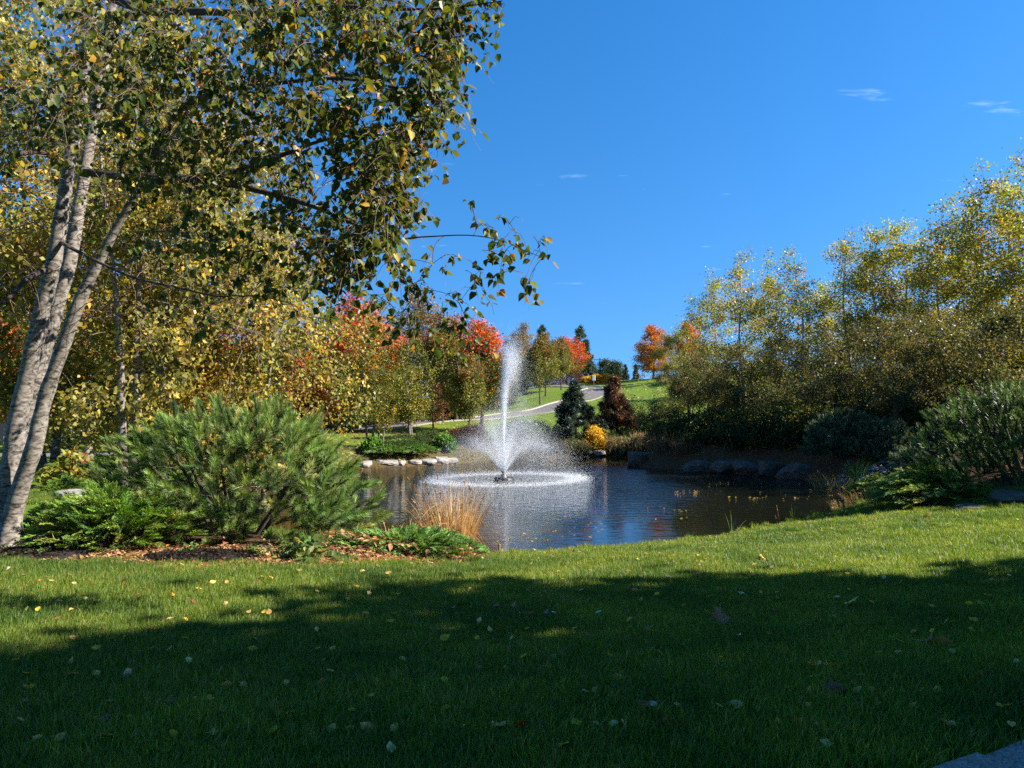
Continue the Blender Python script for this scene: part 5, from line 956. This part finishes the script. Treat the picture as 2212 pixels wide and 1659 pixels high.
def litter(name, x, y, label, size=(.035, .07), lift=.012, cols=DEAD, tilt=.55):
    m = len(x); c = np.stack((x, y, hgt(x, y) + lift + np.abs(rng.normal(size=m)) * .008), 1); ax = rand_dirs(rng, m) * np.array((1, 1, .35)); V, F_, C = scatter(c, ax, np.array((0, 0, 1.0)) + rand_dirs(rng, m) * tilt, rng.uniform(*size, m), T_HEART, pick_cols(rng, m, cols, .3)); o = obj(name, mesh_quads(name, V, F_, M_DRY, C)); set_props(o, label, 'leaves', None, 'stuff'); return o
n_ = 15000; x = rng.uniform(-6.2, -.15, n_); y = bed_y(x) + rng.normal(size=n_) * .16 + rng.exponential(.42, n_) - .06
dens = .35 + .65 * smooth(-5.3, -4.2, x); k = (rng.uniform(size=n_) < dens) & (y < 11.6) & (pond_dist(x, y) > .1) & ~(((x + 3.75) / .7) ** 2 + ((y - 8.75) / .38) ** 2 < rng.uniform(.3, 1.0, n_)) & ~(((x + 6.35) / 1.2) ** 2 + ((y - 9.0) / .6) ** 2 < 1)
litter('leaf_litter', x[k], y[k], 'band of dead tan leaves along the edge of the shrub bed', (.022, .068))
m_ = 900; a = rng.uniform(0, 6.28, m_); q = np.sqrt(rng.uniform(0, 1, m_)); x = -1.55 + 1.15 * q * np.cos(a); y = 10.1 + .75 * q * np.sin(a); k = rng.uniform(size=m_) < .38; litter('leaf_litter', x[k], y[k], 'dead leaves caught on the spreading juniper', (.04, .09), .16)
n_ = 3600; x = rng.uniform(-9, 9, n_); y = rng.uniform(6, 16, n_); d = pond_dist(x, y); pr = .12 + .5 * smooth(5.0, .4, d); k = (d > .15) & (y < bed_y(x)) & (rng.uniform(size=n_) < pr) & (y > kerb_y(x) + 1) & (np.abs(x) < .76 * y); litter('leaf_litter', x[k], y[k], 'many small pale leaves strewn over the sunlit lawn by the water', (.035, .065), .05, pal((3, (.46, .34, .16)), (2, (.52, .42, .2)), (1, (.36, .18, .09)), (1, (.5, .36, .06))))
n_ = 9000; x = rng.uniform(-16, 8, n_); y = rng.uniform(35, 72, n_); d = pond_dist(x, y); k = (d > .3) & (rng.uniform(size=n_) < .25 + .5 * (x < -2)); litter('leaf_litter', x[k], y[k], 'fallen leaves scattered over the lawn across the pond', (.08, .16), .03)
n_ = 5000; x = rng.uniform(-12, 9, n_); y = rng.uniform(34, 46, n_); d = pond_dist(x, y); k = (d > -.05) & (d < .7); litter('leaf_litter', x[k], y[k], 'leaves washed up along the far waterline', (.07, .12), .04)
n_ = 7000; x = rng.uniform(6, 22, n_); y = rng.uniform(18, 40, n_); d = pond_dist(x, y); k = (d > .5) & (rng.uniform(size=n_) < .5); litter('leaf_litter', x[k], y[k], 'brown leaves under the trees of the right bank', (.06, .1), .03)
n_ = 500; x = rng.uniform(8, 24, n_); y = rng.uniform(62, 98, n_); litter('leaf_litter', x, y, 'pale leaves dotted over the sunlit hill lawn', (.14, .22), .05, pal((1, (.6, .55, .4)),))
# floating leaves
fx, fy = [], []
for dx, dy, sx, sy, m in [(1495, 1062, 30, 3, 14), (1700, 1072, 120, 8, 14), (1640, 1076, 60, 3, 8), (1760, 1060, 60, 10, 5), (1600, 1045, 110, 6, 12), (860, 1050, 60, 8, 14), (1260, 1120, 70, 30, 10), (1240, 1150, 60, 10, 10), (1130, 1165, 60, 8, 14), (1480, 1110, 60, 12, 10)]:
    for _ in range(m):
        q = P(dx + rng.normal() * sx * .6, dy + rng.normal() * sy * .6, 1.0); dirv = q - np.array((0, 0, CAM_H)); t = (ZW - CAM_H) / dirv[2]; fx.append(dirv[0] * t); fy.append(dirv[1] * t)
fx, fy = np.array(fx), np.array(fy); k = pond_dist(fx, fy) < -.1; fx, fy = fx[k], fy[k]; m = len(fx); c = np.stack((fx, fy, np.full(m, ZW + .006)), 1); V, F_, C = scatter(c, rand_dirs(rng, m) * np.array((1, 1, 0)), np.array((0, 0, 1.0)) + rng.normal(size=(m, 3)) * .06, rng.uniform(.035, .075, m), T_HEART, pick_cols(rng, m, pal((3, (.42, .36, .10)), (2, (.36, .24, .10)), (1, (.5, .42, .15)))))
o = obj('floating_leaves', mesh_quads('floating_leaves', V, F_, M_DRY, C)); set_props(o, 'small yellow leaves floating on the pond', 'leaves', None, 'stuff')
# gravel patch at the right corner of the pond
m = 900; x = rng.uniform(9.3, 11.8, m); y = rng.uniform(20.8, 23.6, m); k = (pond_dist(x, y) > .02) & (((x - 10.7) / 1.1) ** 2 + ((y - 22.3) / 1.2) ** 2 < 1); x, y = x[k], y[k]; m = len(x); bmv = np.array([(1, 0, 0), (-.5, .87, 0), (-.5, -.87, 0), (0, 0, .7)]); sz = rng.uniform(.03, .08, m); ro = rng.uniform(0, 6.28, m)
rx_ = bmv[None, :, 0] * np.cos(ro)[:, None] - bmv[None, :, 1] * np.sin(ro)[:, None]; ry_ = bmv[None, :, 0] * np.sin(ro)[:, None] + bmv[None, :, 1] * np.cos(ro)[:, None]; V = np.stack((x[:, None] + rx_ * sz[:, None], y[:, None] + ry_ * sz[:, None], hgt(x, y)[:, None] + .02 + bmv[None, :, 2] * sz[:, None]), -1).reshape(-1, 3); F_ = (np.array([(0, 1, 3), (1, 2, 3), (2, 0, 3)])[None] + (np.arange(m) * 4)[:, None, None]).reshape(-1, 3)
o = obj('gravel', mesh_quads('gravel', V, F_, M_STONE)); set_props(o, 'patch of pale pebbles at the right corner of the pond', 'gravel', None, 'stuff')

# fallen leaves one by one ------------------------------------------------
def leaf_mesh(kind, col, seed):
    rg = np.random.default_rng(seed)
    if kind == 'maple':
        ang = [90, 75, 62, 48, 30, 20, 2, -12, -40, -62, -82, -90]; rad = [1.0, .62, .72, .5, .92, .6, .82, .45, .55, .28, .22, .2]
        pr = [(r * math.cos(math.radians(a)), r * math.sin(math.radians(a))) for a, r in zip(ang, rad)]; pts2 = pr + [(-x, y) for x, y in pr[-2:0:-1]]
    else: pts2 = [(0, -.55), (.34, -.35), (.42, -.05), (.26, .3), (0, .62), (-.26, .3), (-.42, -.05), (-.34, -.35)]
    cur = rg.uniform(.15, .5, 2) * rg.choice((-1, 1), 2); bm = bmesh.new(); c = bm.verts.new((0, 0, 0)); vv = [bm.verts.new((x, y, cur[0] * x * x + cur[1] * .7 * y * y + rg.normal() * .05 + .10 * abs(x))) for x, y in pts2]
    for k in range(len(vv)): bm.faces.new((c, vv[k], vv[(k + 1) % len(vv)]))
    s0 = bm.verts.new((-.012, -.9, .08)); s1 = bm.verts.new((.012, -.9, .08)); low = min(vv, key=lambda v: v.co.y); s2 = bm.verts.new((.02, low.co.y + .02, low.co.z)); s3 = bm.verts.new((-.02, low.co.y + .02, low.co.z)); bm.faces.new((s0, s1, s2, s3))
    me = bpy.data.meshes.new('fallen_leaf'); bm.to_mesh(me); bm.free(); a = me.color_attributes.new('col', 'FLOAT_COLOR', 'POINT'); n_ = len(me.vertices); cc = np.ones((n_, 4), np.float32); cc[:, :3] = np.array(col)[None] * rg.uniform(.75, 1.25, (n_, 1)); a.data.foreach_set('color', cc.ravel()); me.materials.append(M_DRY); return me
LC = {'yellow': (.74, .50, .06), 'tan': (.76, .48, .15), 'pale': (.85, .66, .28), 'brown': (.26, .13, .055), 'grey': (.78, .64, .42), 'red': (.48, .07, .03), 'orange': (.54, .22, .05), 'mauve': (.42, .22, .13)}
LM = {}
def fallen(dx, dy, size, kind, colr, label, group, seed):
    x, y = gp(dx, dy)
    key = (kind, colr, seed % 3)
    if key not in LM: LM[key] = leaf_mesh(kind, LC[colr], len(LM) + 300)
    o = obj('fallen_leaf', LM[key], None, (x, y, hz(x, y) + .07), rng.uniform(0, 6.28)); o.rotation_euler = (rng.normal() * .45, rng.normal() * .45, rng.uniform(0, 6.28)); o.scale = (size,) * 3; set_props(o, label, 'leaf', group); return o
gF = 'fallen leaves on the lawn'
for k, (dx, dy, s, kd, c, lab) in enumerate([(1553, 1358, .085, 'maple', 'mauve', 'large mauve-brown maple leaf in the shaded grass'), (1648, 1222, .085, 'maple', 'pale', 'large pale maple leaf at the edge of the shadow'), (1832, 1319, .075, 'maple', 'pale', 'large cream maple leaf in the shaded grass at right'), (1130, 1628, .04, 'maple', 'red', 'bright red leaf at the bottom of the lawn'),
        (2003, 1428, .07, 'maple', 'mauve', 'mauve maple leaf near the right edge of the shaded lawn'), (2045, 1412, .06, 'maple', 'orange', 'orange-brown leaf beside the mauve maple leaf'), (1790, 1530, .085, 'maple', 'brown', 'large dark brown leaf in the deep shade at right'), (1388, 1560, .06, 'oval', 'brown', 'dark brown curled leaf near the bottom right of centre'),
        (1592, 1562, .05, 'oval', 'tan', 'cream leaf with torn edge near the bottom right of centre'), (1432, 1455, .055, 'oval', 'yellow', 'broad yellow leaf right of centre in the shade'), (961, 1412, .05, 'oval', 'yellow', 'yellow leaf left of centre in the shade'), (1246, 1598, .045, 'oval', 'yellow', 'pale yellow leaf standing upright near the bottom'), (1217, 1648, .045, 'oval', 'yellow', 'rounded yellow leaf at the bottom edge'),
        (208, 1422, .05, 'oval', 'yellow', 'long yellow leaf in the left shaded grass'), (328, 1438, .05, 'oval', 'orange', 'orange-brown curled leaf in the left shaded grass'), (162, 1480, .045, 'maple', 'orange', 'small tan maple leaf near the left edge'), (275, 1502, .035, 'oval', 'grey', 'whitish crumpled leaf in the left shaded grass'), (793, 1612, .05, 'oval', 'tan', 'folded cream leaf near the bottom left of centre'),
        (286, 1578, .04, 'oval', 'yellow', 'narrow bright yellow leaf at the lower left'), (1412, 1572, .035, 'oval', 'grey', 'white leaf beside the dark brown curled leaf'), (1198, 1346, .032, 'oval', 'grey', 'white crumpled leaf at the middle of the shaded lawn'), (1362, 1298, .05, 'maple', 'mauve', 'mauve-grey maple leaf just inside the shadow'), (1105, 1420, .045, 'maple', 'brown', 'dark brown maple leaf left of centre in the shade'), (570, 1268, .045, 'oval', 'tan', 'tan leaf standing in the shadow edge at left'), (430, 1300, .05, 'oval', 'orange', 'orange leaf standing upright at the shadow edge, left'),
        (1530, 1155, .07, 'maple', 'brown', 'dark brown maple leaf at the water edge of the lawn'), (2005, 1122, .065, 'maple', 'brown', 'brown maple leaf on the sunlit lawn below the right pine shrub')]):
    fallen(dx, dy, s * 1.5, kd, c, lab, gF, k)
cnt = 0
while cnt < 240:
    dx = rng.uniform(10, 2200); dy = rng.uniform(1232, 1650); x, y = gp(dx, dy)
    if y > bed_y(np.array([x]))[0] or y < kerb_y(x) + .25: continue
    if dy > 1400 and rng.uniform() < .45: continue
    sh = y < 6.9 + .12 * x; c = str(rng.choice(['yellow', 'tan', 'tan', 'pale', 'brown', 'orange', 'mauve', 'grey'], p=[.22, .25, .12, .1, .1, .09, .07, .05]))
    ref = ['the leaning birch trunks', 'the feathery juniper', 'the large pine shrub', 'the spreading juniper', 'the tall reed clump', 'the fountain', 'the blue conifer', 'the far dark boulder', 'the larger water iris', 'the right bank rocks', 'the grey-green pine shrubs', 'the right pine shrub'][min(11, int(dx / 184.4))]
    row = 'fallen along the shadow edge' if dy < 1270 else 'fallen well inside the shadow' if dy < 1340 else 'fallen mid lawn in shade' if dy < 1430 else 'fallen low on the shaded lawn' if dy < 1540 else 'fallen at the bottom edge'
    kd = 'maple' if c in ('mauve', 'brown') and rng.uniform() < .4 else 'oval'; lab = '%s%s %s, below %s' % (c, ' lobed leaf' if kd == 'maple' else ' leaf', row, ref)
    fallen(dx, dy, float(rng.uniform(.04, .062)), kd, c, lab, gF, int(rng.integers(0, 99))); cnt += 1

dup_l = {}
for o in bpy.data.objects:
    if o.name.startswith('fallen_leaf'): dup_l.setdefault(o['label'], []).append(o)
for lab, os_ in dup_l.items():
    if len(os_) > 1:
        os_.sort(key=lambda q: q.location.x / q.location.y)
        for k, o in enumerate(os_): o['label'] = lab + ', ' + ['first', 'second', 'third', 'fourth', 'fifth', 'sixth', 'seventh', 'eighth'][min(k, 7)] + ' from left'
# unused prototypes leave the scene
for key, (root, used) in PROTO.items():
    if not used:
        for ch in list(root.children): bpy.data.objects.remove(ch)
        bpy.data.objects.remove(root)
print('TRIS', sum(len(m.loops) - 2 * len(m.polygons) for m in bpy.data.meshes))
